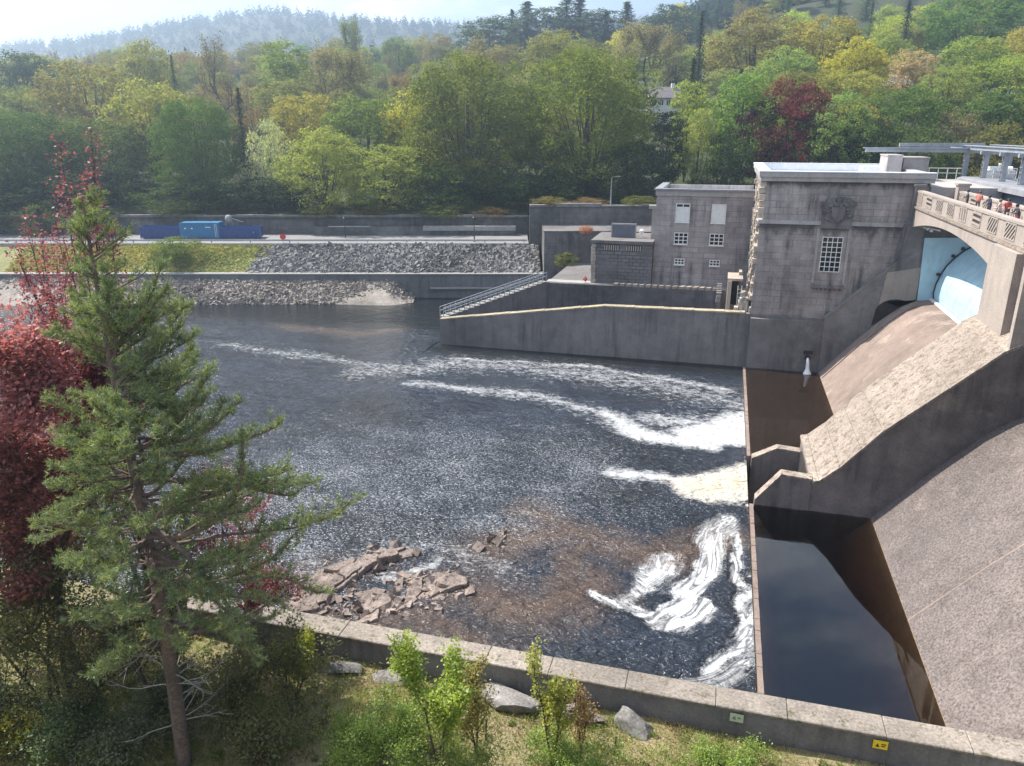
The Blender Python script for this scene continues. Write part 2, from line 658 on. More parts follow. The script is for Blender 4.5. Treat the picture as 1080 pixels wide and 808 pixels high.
vv = np.concatenate([np.linspace(133.2, 420, 70), np.geomspace(430, 3200, 60)])
aa = np.linspace(-1.35, 1.35, 150)
A, V_ = np.meshgrid(aa, vv)
U_ = A * V_
Zh = hill_h(U_, V_)
grid_mesh('hillside', cY * U_ - sY * V_, sY * U_ + cY * V_, Zh, M['forest_floor'])

# --- near bank
xx, yy = np.meshgrid(np.linspace(-62, 26, 190), np.linspace(-6, 23.97, 90))


def near_h(x, y):
    x = np.asarray(x, float)
    y = np.asarray(y, float)
    h = 1.75 + np.maximum(23.9 - y, 0) * .075 + np.maximum(12 - y, 0) * .35
    h = h + .16 * fbm(x * .55, y * .55, 11, 4) + np.maximum(-24 - x, 0) * .02
    return np.where(y > 23.4, np.minimum(h, 1.9), h)


bank = grid_mesh('ground', xx, yy, near_h(xx, yy), M['ground'])
# left bank beyond the wall end
xx2, yy2 = np.meshgrid(np.linspace(-75, -21.5, 60), np.linspace(23.97, 34, 24))
zz2 = 1.9 - 4.6 * sstep(yy2 + .35 * (xx2 + 21) * .2 + fbm(xx2 * .5, yy2 * .5, 5, 3) * .6, 24.0, 29.5)
grid_mesh('river_bank', xx2, yy2, zz2, M['ground'])


# --- water of the river
def poly_dist(px, py, pts):
    """distance from points to a polyline and the parameter 0..1 along it"""
    best = np.full(px.shape, 1e9)
    par = np.zeros(px.shape)
    n = len(pts) - 1
    for i in range(n):
        a, b = pts[i], pts[i + 1]
        d = b - a
        t = np.clip(((px - a[0]) * d[0] + (py - a[1]) * d[1]) / (d @ d), 0, 1)
        dist = np.hypot(px - a[0] - t * d[0], py - a[1] - t * d[1])
        m_ = dist < best
        best = np.where(m_, dist, best)
        par = np.where(m_, (i + t) / n, par)
    return best, par


def wp(lst):
    return [at(u, v, 'z', -.12)[:2] for u, v in lst]


def band(px, py, pix, w0, w1, soft=1.0):
    d, t = poly_dist(px, py, wp(pix))
    ww = w0 + (w1 - w0) * t
    return np.clip(1.0 - d / ww, 0, 1) ** soft


gx = np.concatenate([np.linspace(-170, -46, 70), np.linspace(-45, 3.05, 260)])
gy = np.concatenate([np.linspace(24.3, 80, 270), np.linspace(80.4, 116, 70)])
X, Y = np.meshgrid(gx, gy)
wx = X + .9 * fbm(X * .5, Y * .5, 21, 4)
wy = Y + .9 * fbm(X * .5, Y * .5, 22, 4)
foam = np.zeros_like(X)


def addf(a):
    global foam
    foam = np.maximum(foam, a)


# bright discharge at the sill of the far bay and its long plume downstream
addf(1.30 * band(wx, wy, [(796, 455), (782, 456), (748, 459)], 7.6, 4.2, .9))
addf(.62 * band(wx, wy, [(790, 450), (740, 445), (690, 440)], 6.5, 5.0, .8))
addf(.95 * band(wx, wy, [(735, 470), (690, 460), (655, 446), (610, 430), (560, 417), (500, 410), (430, 404)], 3.0, 4.0, .9) * (.62 + .38 * sstep(X, -12, -1)))
addf(.52 * band(wx, wy, [(780, 425), (700, 408), (620, 394), (540, 386), (470, 384), (390, 392)], 8.0, 6.0, .5))
addf(.60 * band(wx, wy, [(770, 412), (690, 398), (610, 386), (540, 381), (480, 379)], 2.4, 1.6, .7))
addf(.50 * band(wx, wy, [(520, 380), (440, 386), (380, 384), (300, 372), (240, 362)], 3.0, 4.2, .7))
addf(.66 * band(wx, wy, [(300, 368), (250, 354), (190, 342), (120, 338), (40, 340)], 3.5, 8.0, .8) * .56)
addf(.33 * band(wx, wy, [(700, 480), (600, 470), (480, 460), (330, 470)], 10, 16, .4))
# pier outflow
creamy = band(wx, wy, [(822, 508), (780, 509), (745, 512)], 5.2, 3.4, .8)
addf(1.25 * creamy)
addf(.78 * band(wx, wy, [(740, 510), (700, 505), (650, 500)], 2.2, 3.0))
addf(.36 * band(wx, wy, [(720, 520), (600, 520), (500, 550), (400, 580)], 6, 7, .5))
# patches by the rocks
addf(.62 * band(wx, wy, [(420, 612), (450, 600), (475, 590)], 1.8, 1.4))
addf(.46 * band(wx, wy, [(330, 620), (400, 580), (470, 575), (530, 600)], 3.0, 2.5, .7))
addf(.45 * band(wx, wy, [(300, 560), (330, 600), (310, 640)], 3, 2.5))
# slow swirl near the wall
wx2 = X + .45 * fbm(X * 1.1, Y * 1.1, 31, 4)
wy2 = Y + .45 * fbm(X * 1.1, Y * 1.1, 32, 4)
swirl = np.maximum.reduce([
    1.3 * band(wx2, wy2, [(768, 548), (752, 562), (748, 590), (735, 610), (715, 625)], 1.15, 1.25, .9),
    1.25 * band(wx2, wy2, [(735, 612), (715, 640), (690, 655), (665, 645), (632, 625)], 1.0, .5, .9),
    1.15 * band(wx2, wy2, [(745, 640), (720, 655), (690, 655)], .9, .8, .9),
    .95 * band(wx2, wy2, [(700, 590), (680, 620), (655, 630)], 1.2, .8, 1.0),
    .72 * band(wx2, wy2, [(772, 550), (776, 590), (792, 625), (790, 660), (775, 685), (745, 712)], .45, .8, .7),
    .62 * band(wx2, wy2, [(796, 650), (790, 690), (770, 715), (730, 730)], .7, 1.1, .8),
    1.0 * band(wx2, wy2, [(797, 530), (796, 560), (799, 610)], .32, .3, .8),
])
swirl *= sstep(Y, 24.5, 26.5)
main_ = wp([(772, 545), (754, 562), (748, 590), (735, 610), (735, 612), (715, 640), (690, 655), (665, 645), (632, 625)])
wx3 = X + .35 * fbm(X * .7, Y * .7, 33, 3)
wy3 = Y + .35 * fbm(X * .7, Y * .7, 34, 3)
swd, swt = poly_dist(wx3, wy3, main_)
swt = swt * 14
# shallow brown shoals
shoal = np.maximum.reduce([
    1.0 * band(wx, wy, [(520, 575), (600, 560), (690, 585), (760, 570)], 3.6, 3.0),
    1.0 * band(wx, wy, [(480, 620), (560, 640), (640, 620)], 4.0, 3.0),
    .9 * band(wx, wy, [(560, 540), (620, 570), (600, 640)], 3.0, 3.6),
    .8 * band(wx, wy, [(330, 660), (420, 650), (520, 690)], 2.6, 2.6),
    .9 * band(wx, wy, [(300, 345), (380, 352), (420, 348)], 3.0, 2.0),
    .7 * band(wx, wy, [(330, 605), (400, 600)], 3.0, 3.0),
])
# ripple strength: slack water along the far bank, under the walls and by the near wall
chop = np.clip(.15 + .85 * sstep(95 - Y + 6 * fbm(X * .06, Y * .1, 9, 3), 0, 16), 0, 1)
chop *= .35 + .65 * sstep(79 - Y + (X < -31) * 50, .5, 5.0)
chop *= .45 + .55 * sstep(Y, 25, 33)
chop *= 1 - .5 * np.clip(swirl, 0, 1)

spark = np.clip(band(X, Y, [(250, 560), (330, 520), (430, 520), (520, 500)], 17, 17) * 1.5, 0, 1)  # zone where sky glitter is painted into the water colour


def water_mat():
    m, nt, out = new_mat('river_water')
    g = NG(nt)
    pos = g.n('ShaderNodeNewGeometry').outputs['Position']
    A = lambda n: g.n('ShaderNodeAttribute', attribute_name=n).outputs['Fac']
    foam_, swirl_, shoal_, chop_, cream_, spark_ = A('foam'), A('swirl'), A('shoal'), A('chop'), A('cream'), A('spark')
    flow = g.n('ShaderNodeMapping')
    flow.inputs['Rotation'].default_value = (0, 0, R(-15))
    flow.inputs['Scale'].default_value = (.78, 1.3, 1)
    g.l(pos, flow.inputs[0])
    fv = flow.outputs[0]
    # ripples
    n1 = g.noise(fv, .55, 3, .55, .5)
    n2 = g.noise(fv, 1.7, 3, .6, .8)
    n3 = g.noise(fv, 4.6, 3, .65, .4)
    h = g.math('ADD', g.math('ADD', g.math('MULTIPLY', n1, 1.5), g.math('MULTIPLY', n2, .95)), g.math('MULTIPLY', n3, .30))
    h = g.math('MULTIPLY', h, chop_)
    bmp = g.n('ShaderNodeBump')
    bmp.inputs['Strength'].default_value = 1.0
    bmp.inputs['Distance'].default_value = .42
    g.l(h, bmp.inputs['Height'])
    # foam masks
    fa = g.noise(fv, 1.5, 6, .72, 1.2)
    fb = g.noise(fv, 5.0, 5, .78, .5)
    fn = g.math('ADD', g.math('ADD', g.math('MULTIPLY', fa, .32), g.math('MULTIPLY', fb, .40)), g.math('MULTIPLY', n2, .28))
    thr = g.math('SUBTRACT', 1.0, g.math('MULTIPLY', foam_, .70))
    fm = g.math('MULTIPLY', g.ramp(g.math('SUBTRACT', fn, g.math('MULTIPLY', thr, .72)), -.01, .16), .92)
    # slow swirl: lace of foam left between the bubbles
    lace = g.n('ShaderNodeTexNoise', noise_dimensions='2D')
    lace.inputs['Scale'].default_value = 1.0
    lace.inputs['Detail'].default_value = 2.2
    lace.inputs['Roughness'].default_value = .55
    lace.inputs['Distortion'].default_value = .9
    lv = g.n('ShaderNodeCombineXYZ')               # along and across the drifting foam
    g.l(g.math('MULTIPLY', A('swd'), 1.9), lv.inputs[0])
    g.l(g.math('MULTIPLY', A('swt'), .32), lv.inputs[1])
    g.l(lv.outputs[0], lace.inputs['Vector'])
    ridge = g.math('SUBTRACT', 1.0, g.math('MULTIPLY', g.math('ABSOLUTE', g.math('SUBTRACT', lace.outputs[0], .5)), 7.0))
    lace2 = g.n('ShaderNodeTexNoise', noise_dimensions='2D')
    lace2.inputs['Scale'].default_value = 1.3
    lace2.inputs['Detail'].default_value = 4
    lace2.inputs['Distortion'].default_value = 2.0
    g.l(pos, lace2.inputs['Vector'])
    ridge2 = g.math('SUBTRACT', 1.0, g.math('MULTIPLY', g.math('ABSOLUTE', g.math('SUBTRACT', lace2.outputs[0], .47)), 9.0))
    sn = g.math('SUBTRACT', g.noise(pos, 3.0, 6, .75, .8), .5)
    edge = g.ramp(g.math('ADD', swirl_, g.math('MULTIPLY', sn, .7)), .42, .62)
    gap = g.math('MAXIMUM', g.ramp(ridge, .30, .75), g.math('MULTIPLY', g.ramp(ridge2, .6, .95), .35))
    core = g.math('MULTIPLY', edge, g.math('SUBTRACT', 1.0, g.math('MULTIPLY', gap, .97)))
    wisp = g.math('MULTIPLY', g.ramp(g.math('ADD', swirl_, g.math('MULTIPLY', sn, 1.1)), .14, .55), g.math('MAXIMUM', g.ramp(ridge, .6, .95), g.math('MULTIPLY', g.ramp(ridge2, .55, .95), .7)))
    sm = g.math('MAXIMUM', g.math('MULTIPLY', core, .95), g.math('MULTIPLY', wisp, .5))
    fm = g.math('MAXIMUM', fm, sm)
    # loose foam flecks on the broken water, denser where spark paints in glitter
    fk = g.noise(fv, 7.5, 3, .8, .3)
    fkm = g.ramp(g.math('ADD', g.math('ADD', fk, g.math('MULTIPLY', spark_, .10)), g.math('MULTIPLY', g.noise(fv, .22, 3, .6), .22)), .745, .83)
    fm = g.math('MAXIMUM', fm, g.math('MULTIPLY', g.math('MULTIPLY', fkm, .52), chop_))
    # body colour: peat-dark, brown over the shoals
    sb = g.noise(pos, 1.1, 6, .72, .6)
    sh = g.ramp(g.math('ADD', g.math('MULTIPLY', shoal_, .75), g.math('SUBTRACT', sb, .5)), .12, .75)
    aer = g.ramp(g.math('MULTIPLY', g.noise(fv, .11, 4, .6), chop_), .25, .6)
    body = g.mix(sh, g.mix(aer, (.012, .014, .016), (.019, .027, .042)), (.085, .058, .043))
    fcol = g.mix(g.math('MULTIPLY', cream_, .9), (.60, .60, .60), (.62, .53, .37))
    fcol = g.mix(g.math('MULTIPLY', g.ramp(fa, .35, .65), .55), fcol, g.mix(1.0, fcol, (.55, .58, .62), 'MULTIPLY'))
    c = g.mix(fm, body, fcol)
    bs = g.n('ShaderNodeBsdfPrincipled')
    bs.inputs['IOR'].default_value = 1.42
    g.l(c, bs.inputs['Base Color'])
    g.l(g.math('MULTIPLY_ADD', fm, .75), bs.inputs['Roughness'])
    bs.inputs['Roughness'].links[0].from_node.inputs[2].default_value = .10
    g.l(bmp.outputs[0], bs.inputs['Normal'])
    g.l(bs.outputs[0], out.inputs[0])
    return m


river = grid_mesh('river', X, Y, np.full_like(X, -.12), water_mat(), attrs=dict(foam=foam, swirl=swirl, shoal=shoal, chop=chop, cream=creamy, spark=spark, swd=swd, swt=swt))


# --- stilling pools: clear brown water with real depth
def pool_mat(turbid=0.0):
    m, nt, out = new_mat('pool_water')
    g = NG(nt)
    pos = g.n('ShaderNodeNewGeometry').outputs['Position']
    tr = g.n('ShaderNodeBsdfTransparent')
    gl = g.n('ShaderNodeBsdfGlossy')
    gl.inputs['Roughness'].default_value = .015
    fr = g.n('ShaderNodeFresnel')
    fr.inputs[0].default_value = 1.7
    b = g.bump(g.noise(pos, .7, 2, .5), .04, .05)
    g.l(b, gl.inputs['Normal'])
    mx = g.n('ShaderNodeMixShader')
    g.l(fr.outputs[0], mx.inputs[0])
    body = tr
    if turbid:                                   # peaty water clouded by the flow
        df = g.n('ShaderNodeBsdfDiffuse')
        df.inputs[0].default_value = (.085, .055, .037, 1)
        body = g.n('ShaderNodeMixShader')
        body.inputs[0].default_value = turbid
        g.l(tr.outputs[0], body.inputs[1])
        g.l(df.outputs[0], body.inputs[2])
    g.l(body.outputs[0], mx.inputs[1])
    g.l(gl.outputs[0], mx.inputs[2])
    g.l(mx.outputs[0], out.inputs[0])
    va = g.n('ShaderNodeVolumeAbsorption')
    va.inputs[0].default_value = (.50, .33, .14, 1)
    va.inputs[1].default_value = .95
    g.l(va.outputs[0], out.inputs['Volume'])
    return m


M['pool'] = pool_mat()
mb = MB()
mb.box(3.36, 55.02, -4.0, 11.2, 78.48, .03)
tag(mb.build('stilling_pool', pool_mat(.22)), kind='structure')
mb = MB()
mb.box(3.36, 25.02, -4.0, 11.2, 47.02, .03)
tag(mb.build('stilling_pool', M['pool']), kind='structure')

# --- headpond behind the dam
mb = MB()
mb.add([(34.5, -60, 13.6), (260, -60, 13.6), (260, 96, 13.6), (34.5, 96, 13.6)], [(0, 1, 2, 3)])
m_, nt_, out_ = new_mat('pond_water')
g_ = NG(nt_)
b_ = g_.n('ShaderNodeBsdfPrincipled')
b_.inputs['Base Color'].default_value = (.012, .014, .014, 1)
b_.inputs['Roughness'].default_value = .08
g_.l(g_.bump(g_.noise(g_.n('ShaderNodeNewGeometry').outputs['Position'], 1.5, 3), .3, .2), b_.inputs['Normal'])
g_.l(b_.outputs[0], out_.inputs[0])
tag(mb.build('reservoir_water', m_), kind='structure')

# ================================================================== DAM
# --- spillways (ogee slope continuing under water, bed, sill)
ogee = [(3.05, -.25), (3.36, -.25), (4.7, -2.2), (6.0, -3.0), (7.4, -3.0), (10.0, -.55), (10.42, .04), (13.4, 3.65), (15.6, 6.05), (17.0, 7.25), (18.2, 7.85), (19.4, 8.05), (24, 8.05)]


def spillway(y0, y1, mat, label, stepm):
    t = empty('spillway', (10.5, (y0 + y1) / 2, 0), label, 'spillway')
    m = MB()
    n = len(ogee)
    ys = [y0, y1]
    up = ogee[6:]
    k = len(up)
    m.add([(x, y, z) for y in ys for x, z in up], [(i, i + 1, k + i + 1, k + i) for i in range(k - 1)])
    m.prism([(24, 8.05), (24, -4), (3.05, -4), (3.05, -3.2), (7.3, -3.3), (10.6, -.25), (19.3, 7.7)], 'y', y0 + .01, y1 - .01)
    local(m.build('slope', mat, t), t)
    m = MB()
    lo2 = ogee[:7]
    k = len(lo2)
    m.add([(x, y, z) for y in ys for x, z in lo2], [(i, i + 1, k + i + 1, k + i) for i in range(k - 1)])
    local(m.build('pool_bed', M['silt'], t), t)
    s = MB()
    nseg = 24
    for i in range(nseg):
        a = y0 + (y1 - y0) * i / nseg
        b = y0 + (y1 - y0) * (i + 1) / nseg
        s.box(3.1, a, -3, 3.34, b, .07 + .03 * math.sin(i * 2.1))
    local(s.build('sill', M['slope_far'], t), t)
    return t


sw1 = spillway(55.0, 78.5, M['slope_far'], 'far spillway slope, brown and stained, running down from the blue gate', True)
sw2 = spillway(25.0, 47.04, M['slope'], 'near spillway slope of grainy pinkish concrete beside the dark blue pool', False)
# construction joints running up the near slope
for yj, wj, mj in ((36.1, .05, 'slope_far'), (30.6, .03, 'pier_flank')):
    m = MB()
    q = ogee[6:12]
    for (xa, za), (xb, zb) in zip(q[:-1], q[1:]):
        m.hexa([(xa, yj - wj, za - .05), (xb, yj - wj, zb - .05), (xb, yj + wj, zb - .05), (xa, yj + wj, za - .05)],
               [(xa, yj - wj, za + .012), (xb, yj - wj, zb + .012), (xb, yj + wj, zb + .012), (xa, yj + wj, za + .012)])
    local(m.build('joint_strip', M[mj], sw2), sw2)
# far bay: low channel kerb along the abutment
m = MB()
kz = [(10.5, .1), (13.4, 3.65), (15.6, 6.05), (17.0, 7.25), (18.2, 7.85)]
for (x0, z0), (x1, z1) in zip(kz[:-1], kz[1:]):
    m.hexa([(x0, 76.2, z0 - .1), (x1, 76.2, z1 - .1), (x1, 76.55, z1 - .1), (x0, 76.55, z0 - .1)],
           [(x0, 76.2, z0 + .16), (x1, 76.2, z1 + .16), (x1, 76.55, z1 + .16), (x0, 76.55, z0 + .16)])
local(m.build('kerb', M['slope_far'], sw1), sw1)

# --- pier between the bays
pier = empty('dam_pier', (12, 51, 0), 'massive concrete pier with a sloping sunlit top between the two spillways', 'dam pier')
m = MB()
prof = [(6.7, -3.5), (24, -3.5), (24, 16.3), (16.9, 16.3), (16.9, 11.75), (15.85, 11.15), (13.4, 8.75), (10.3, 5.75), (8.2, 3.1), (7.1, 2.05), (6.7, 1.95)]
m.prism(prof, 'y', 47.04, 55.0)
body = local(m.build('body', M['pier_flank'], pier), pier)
# weathered coping skin on the sloping top, in slabs
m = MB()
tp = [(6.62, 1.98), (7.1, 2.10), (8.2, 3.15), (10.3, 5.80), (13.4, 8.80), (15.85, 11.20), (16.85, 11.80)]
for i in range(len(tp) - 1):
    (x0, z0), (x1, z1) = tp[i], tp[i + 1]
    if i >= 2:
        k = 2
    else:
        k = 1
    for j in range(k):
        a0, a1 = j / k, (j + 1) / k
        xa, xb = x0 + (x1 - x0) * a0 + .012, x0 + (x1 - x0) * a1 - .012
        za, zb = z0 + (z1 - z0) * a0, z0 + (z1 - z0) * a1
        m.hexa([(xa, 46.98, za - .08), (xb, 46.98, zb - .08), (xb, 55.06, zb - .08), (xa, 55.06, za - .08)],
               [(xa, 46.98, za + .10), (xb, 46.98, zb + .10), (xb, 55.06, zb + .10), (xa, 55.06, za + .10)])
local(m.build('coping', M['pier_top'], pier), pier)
# nose walls
for y0, y1, pr_ in ((46.98, 47.75, [(3.4, -3.4), (6.69, -3.4), (6.69, 2.18), (4.85, 2.3), (3.4, .35)]), (54.3, 55.06, [(3.4, -3.4), (6.69, -3.4), (6.69, 1.0), (5.1, 1.1), (3.4, .12)])):
    m = MB()
    m.prism(pr_, 'y', y0, y1)
    nw = local(m.build('nose_wall', M['pier_flank'], pier), pier)
    m = MB()
    q = pr_[2:]
    for (xb, zb), (xa, za) in zip(q[:-1], q[1:]):
        m.hexa([(xa, y0 - .02, za - .05), (xb, y0 - .02, zb - .05), (xb, y1 + .02, zb - .05), (xa, y1 + .02, za - .05)],
               [(xa, y0 - .02, za + .07), (xb, y0 - .02, zb + .07), (xb, y1 + .02, zb + .07), (xa, y1 + .02, za + .07)])
    local(m.build('coping', M['pier_top'], nw), pier)
# dark outlet mouth with white discharge between the nose walls
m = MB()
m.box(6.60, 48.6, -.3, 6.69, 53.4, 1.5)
local(m.build('outlet_opening', M['rust_shade_dark'], pier), pier)
# upper pier face, groove and corner strip
m = MB()
m.box(16.3, 49.65, 11.3, 16.88, 54.3, 16.4)
m.box(16.05, 47.06, 11.2, 16.88, 47.5, 16.5)
local(m.build('pilaster', M['dam_concrete'], pier), pier)

# --- drum gate
gate = empty('drum_gate', (21, 66, 8), 'pale blue drum gate curved across the far spillway crest', 'dam gate')
dp = [(19.62, 8.02), (19.52, 8.7), (19.6, 9.5), (19.82, 10.3), (20.2, 11.2), (20.8, 12.05), (21.5, 12.75), (22.5, 13.4), (23.6, 13.8), (25.2, 14.05), (25.2, 8.0)]
m = MB()
m.prism(dp, 'y', 55.02, 78.2)
dr = local(m.build('drum', M['blue_paint'], gate), gate)
m = MB()
for y in np.arange(56.0, 78, 1.55):     # plate seams
    pts = [(x - .012, y, z + .012) for x, z in dp[:-1]]
    m.tube(pts, .006, 4)
local(m.build('plate_seam', M['blue_paint'], gate), gate)
m = MB()
m.box(19.2, 55.02, 8.06, 19.5, 78.3, 8.22)
local(m.build('seal_sill', M['white_paint'], gate), gate)
m = MB()
pts = [(x - .05, 78.22, z + .05) for x, z in dp[:-1]]
m.tube(pts, .07, 6)
for k in (3, 5, 6):
    x, z = dp[k]
    m.box(x - .35, 78.12, z + .05, x - .1, 78.36, z + .3)
local(m.build('end_seal', M['dark_steel'], gate), gate)

# --- abutment between powerhouse and spillway
ab = empty('abutment_wall', (14, 79, 0), 'dark stained abutment wall with a stepped sloping ledge under the powerhouse', 'dam wall')
m = MB()
m.prism([(10.3, -3.5), (26, -3.5), (26, 15.6), (16.5, 15.6), (16.45, 14.9), (16.1, 11.5), (14.86, 10.15), (13.0, 8.4), (11.1, 6.4), (10.3, 5.6)], 'y', 78.5, 79.1)
local(m.build('wall', M['dark_concrete'], ab), ab)
m = MB()
lg = [(10.3, 5.6), (11.1, 6.4), (13.0, 8.4), (14.86, 10.15), (16.1, 11.5), (16.45, 14.9)]
for (xa, za), (xb, zb) in zip(lg[:-1], lg[1:]):
    m.beam((xa, 78.75, za), (xb, 78.75, zb), .62, .16)
local(m.build('ledge', M['dark_concrete'], ab), ab)
m = MB()
m.prism([(14.9, 6.2), (18.1, 8.0), (18.1, 11.0), (15.3, 10.4)], 'y', 78.44, 78.5)
local(m.build('facing_panel', M['dam_concrete'], ab), ab)
m = MB()
m.prism([(18.25, 7.9), (26, 8.0), (26, 14.1), (18.0, 13.75)], 'y', 78.40, 78.5)
local(m.build('seal_plate', M['blue_paint'], ab), ab)
m = MB()                                  # arched shadow painted as a dark sheet at the foot of the panel
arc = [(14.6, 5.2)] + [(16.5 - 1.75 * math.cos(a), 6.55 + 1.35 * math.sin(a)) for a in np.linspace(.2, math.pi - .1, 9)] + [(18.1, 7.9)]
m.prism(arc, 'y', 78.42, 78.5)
local(m.build('shadow_arch', M['rust_shade_dark'], ab), ab)
m = MB()
m.tube([(9.2, 78.6, 1.55), (9.2, 78.25, 1.5)], .28, 10)
m.box(8.75, 78.42, 1.9, 9.65, 78.5, 2.25)
local(m.build('drain_pipe', M['rust_shade_dark'], ab), ab)
m = MB()
m.tube([(9.2, 78.3, 1.5), (9.22, 78.0, 1.2), (9.25, 77.85, .5), (9.27, 77.8, .02)], [.12, .15, .2, .42], 8)
fo = plain('foam_white', (.8, .8, .8), rough=.7, var=.05, dirt=0)
M['foam'] = fo
local(m.build('water_jet', fo, ab), ab)

# --- bridge over both bays
br = empty('dam_bridge', (18.5, 60, 16.5), 'sunlit concrete arch footbridge with hatched parapet panels along the dam crest', 'bridge')
m = MB()


def arch_z(y, a, b, crown, drop):
    t = (y - (a + b) / 2) / ((b - a) / 2)
    return crown - drop * t * t


def arch(y0, y1, crown, drop):
    n = 24
    ys = np.linspace(y0, y1, n + 1)
    lo_ = [(y, arch_z(y, y0, y1, crown, drop)) for y in ys]
    poly = lo_ + [(y1, 16.55), (y0, 16.55)]
    m.prism(poly, 'x', 16.78, 20.9)


arch(54.3, 79.0, 15.75, 1.15)
arch(19.0, 47.0, 15.75, 1.25)
m.box(16.78, 47.0, 14.3, 20.9, 54.3, 16.55)
local(m.build('arch_span', M['dam_concrete'], br), br)
m = MB()
m.box(17.25, 19, 16.56, 20.2, 79, 16.85)
local(m.build('deck', M['road'], br), br)
m = MB()
m.box(16.66, 19, 16.44, 16.78, 79.0, 16.62)
local(m.build('cornice', M['pier_top'], br), br)


def clip_poly(poly, axis, val, keep_less):
    out = []
    for i in range(len(poly)):
        p, q = poly[i], poly[(i + 1) % len(poly)]
        ip = (p[axis] <= val) == keep_less
        iq = (q[axis] <= val) == keep_less
        if ip:
            out.append(p)
        if ip != iq:
            t = (val - p[axis]) / (q[axis] - p[axis])
            out.append((p[0] + (q[0] - p[0]) * t, p[1] + (q[1] - p[1]) * t))
    return out


def parapet(x0, x1, last):
    p = MB()
    p.box(x0 - .07, 19, 17.86, x1 + .07, 79.0, 18.03)
    p.box(x0, 19, 16.63, x1, 79.0, 17.86)
    o = local(p.build('parapet', M['dam_concrete'], br), br)
    bay = 3.45
    k = 0
    y = 78.0
    while y > last:
        a, b = y - 1.75, y
        z0, z1 = 16.88, 17.74
        q = MB()
        q.box(x0 - .012, a, z0, x0 - .004, b, z1)
        st = k % 4
        q.mi = 1
        for j in range(-6, 12):
            if st == 1:
                zz_ = z0 + j * .36 + .02
                poly = [(a, zz_), (b, zz_ + .04), (b, zz_ + .2), (a, zz_ + .16)]
            else:
                d = {0: .95, 2: -.75, 3: -1.1}[st]
                yy = a + j * .46
                poly = [(yy, z0), (yy + .22, z0), (yy + .22 + d, z1), (yy + d, z1)]
            for ax_, val, less in ((0, a, False), (0, b, True), (1, z0, False), (1, z1, True)):
                if len(poly) > 2:
                    poly = clip_poly(poly, ax_, val, less)
            if len(poly) > 2:
                q.prism(poly, 'x', x0 - .035, x0 - .0125)
        for (ya, yb, za, zb) in ((a - .08, a, z0 - .08, z1 + .08), (b, b + .08, z0 - .08, z1 + .08), (a, b, z0 - .08, z0), (a, b, z1, z1 + .08)):
            q.box(x0 - .04, ya, za, x0 - .003, yb, zb)
        q.build('hatched_panel', [M['rust_shade_dark'], M['dam_concrete']], o)
        y -= bay
        k += 1
    return o


parapet(16.8, 17.2, 46)
parapet(20.2, 20.6, 46)
m = MB()
m.box(16.55, 78.3, 14.9, 17.35, 79.13, 18.35)
m.box(16.45, 78.2, 18.35, 17.45, 79.2, 18.55)
local(m.build('end_post', M['dark_concrete'], br), br)
m = MB()
m.box(20.0, 78.2, 16.6, 20.9, 79.13, 18.5)
m.box(19.9, 78.1, 18.5, 21.0, 79.2, 18.68)
local(m.build('end_post', M['dam_concrete'], br), br)
# pipes and lamps under the arch
m = MB()
m.tube([(17.6, 79, 14.75), (17.6, 72, 15.15)], .06, 6)
for y in (78.2, 77.2, 76.0, 74.6):
    m.tube([(17.5, y, 14.85), (17.5, y - .35, 14.85)], .11, 6)
local(m.build('service_pipe', M['white_paint'], br), br)

# --- intake deck behind the bridge
it = empty('intake_deck', (28, 76, 14), 'dark blue grey intake block with a rounded lip behind the footbridge', 'intake block')
m = MB()
m.box(24, 19, 8, 34.4, 93, 18.0)
local(m.build('block', M['dark_blue_wall'], it), it)
m = MB()
m.prism([(23.4, 18.02), (34.6, 18.02), (34.6, 18.35), (24.0, 18.6), (23.5, 18.45)], 'y', 18.8, 93.2)
local(m.build('lip', M['lead'], it), it)

# --- gantry crane frame
gy_ = empty('gantry_frame', (27, 82, 18.5), 'grey steel gantry frame with a long runway beam above the dam', 'steel gantry')
gxs = 26.0
tops = [at(u, v, 'x', gxs) for u, v in ((1003, 160), (1020, 161), (1038, 163), (1056, 165), (1074, 168))]
zt = 20.9
cys = [at(u, 162, 'z', zt)[1] for u in (1003,)]
colY = [97.5, 90.5, 84.5, 79.3, 74.8, 70.5]
for y in colY:
    for xx_ in (25.2, 29.4):
        m = MB()
        m.box(xx_ - .22, y - .28, 18.36, xx_ + .22, y - .2, zt)
        m.box(xx_ - .22, y + .2, 18.36, xx_ + .22, y + .28, zt)
        m.box(xx_ - .04, y - .2, 18.36, xx_ + .04, y + .2, zt)
        for zz_ in np.arange(18.7, zt, .45):
            m.box(xx_ - .21, y - .2, zz_, xx_ + .21, y + .2, zz_ + .05)
        local(m.build('column', M['steel'], gy_), gy_)
    m = MB()
    m.box(24.6, y - .18, zt, 30.0, y + .18, zt + .34)
    local(m.build('cross_beam', M['steel'], gy_), gy_)
m = MB()
for xx_ in (25.2, 29.4):
    m.box(xx_ - .2, 69, zt + .35, xx_ + .2, 104, zt + .72)
    m.box(xx_ - .35, 69, zt + .72, xx_ + .35, 104, zt + .8)
local(m.build('runway_beam', M['steel'], gy_), gy_)
m = MB()
m.box(14.6, 96.2, 20.95, 25.0, 96.7, 21.35)
m.box(14.4, 96.0, 21.35, 25.0, 96.9, 21.43)
m.box(18.4, 98.2, 21.5, 27.0, 98.7, 21.9)
local(m.build('monorail_beam', M['steel'], gy_), gy_)
m = MB()
m.box(25.8, 92.2, 18.4, 28.6, 93.6, 19.3)
m.tube([(26.2, 92.8, 19.3), (28.4, 92.8, 19.3)], .38, 10)
m.box(26.9, 91.6, 19.2, 27.6, 92.2, 20.0)
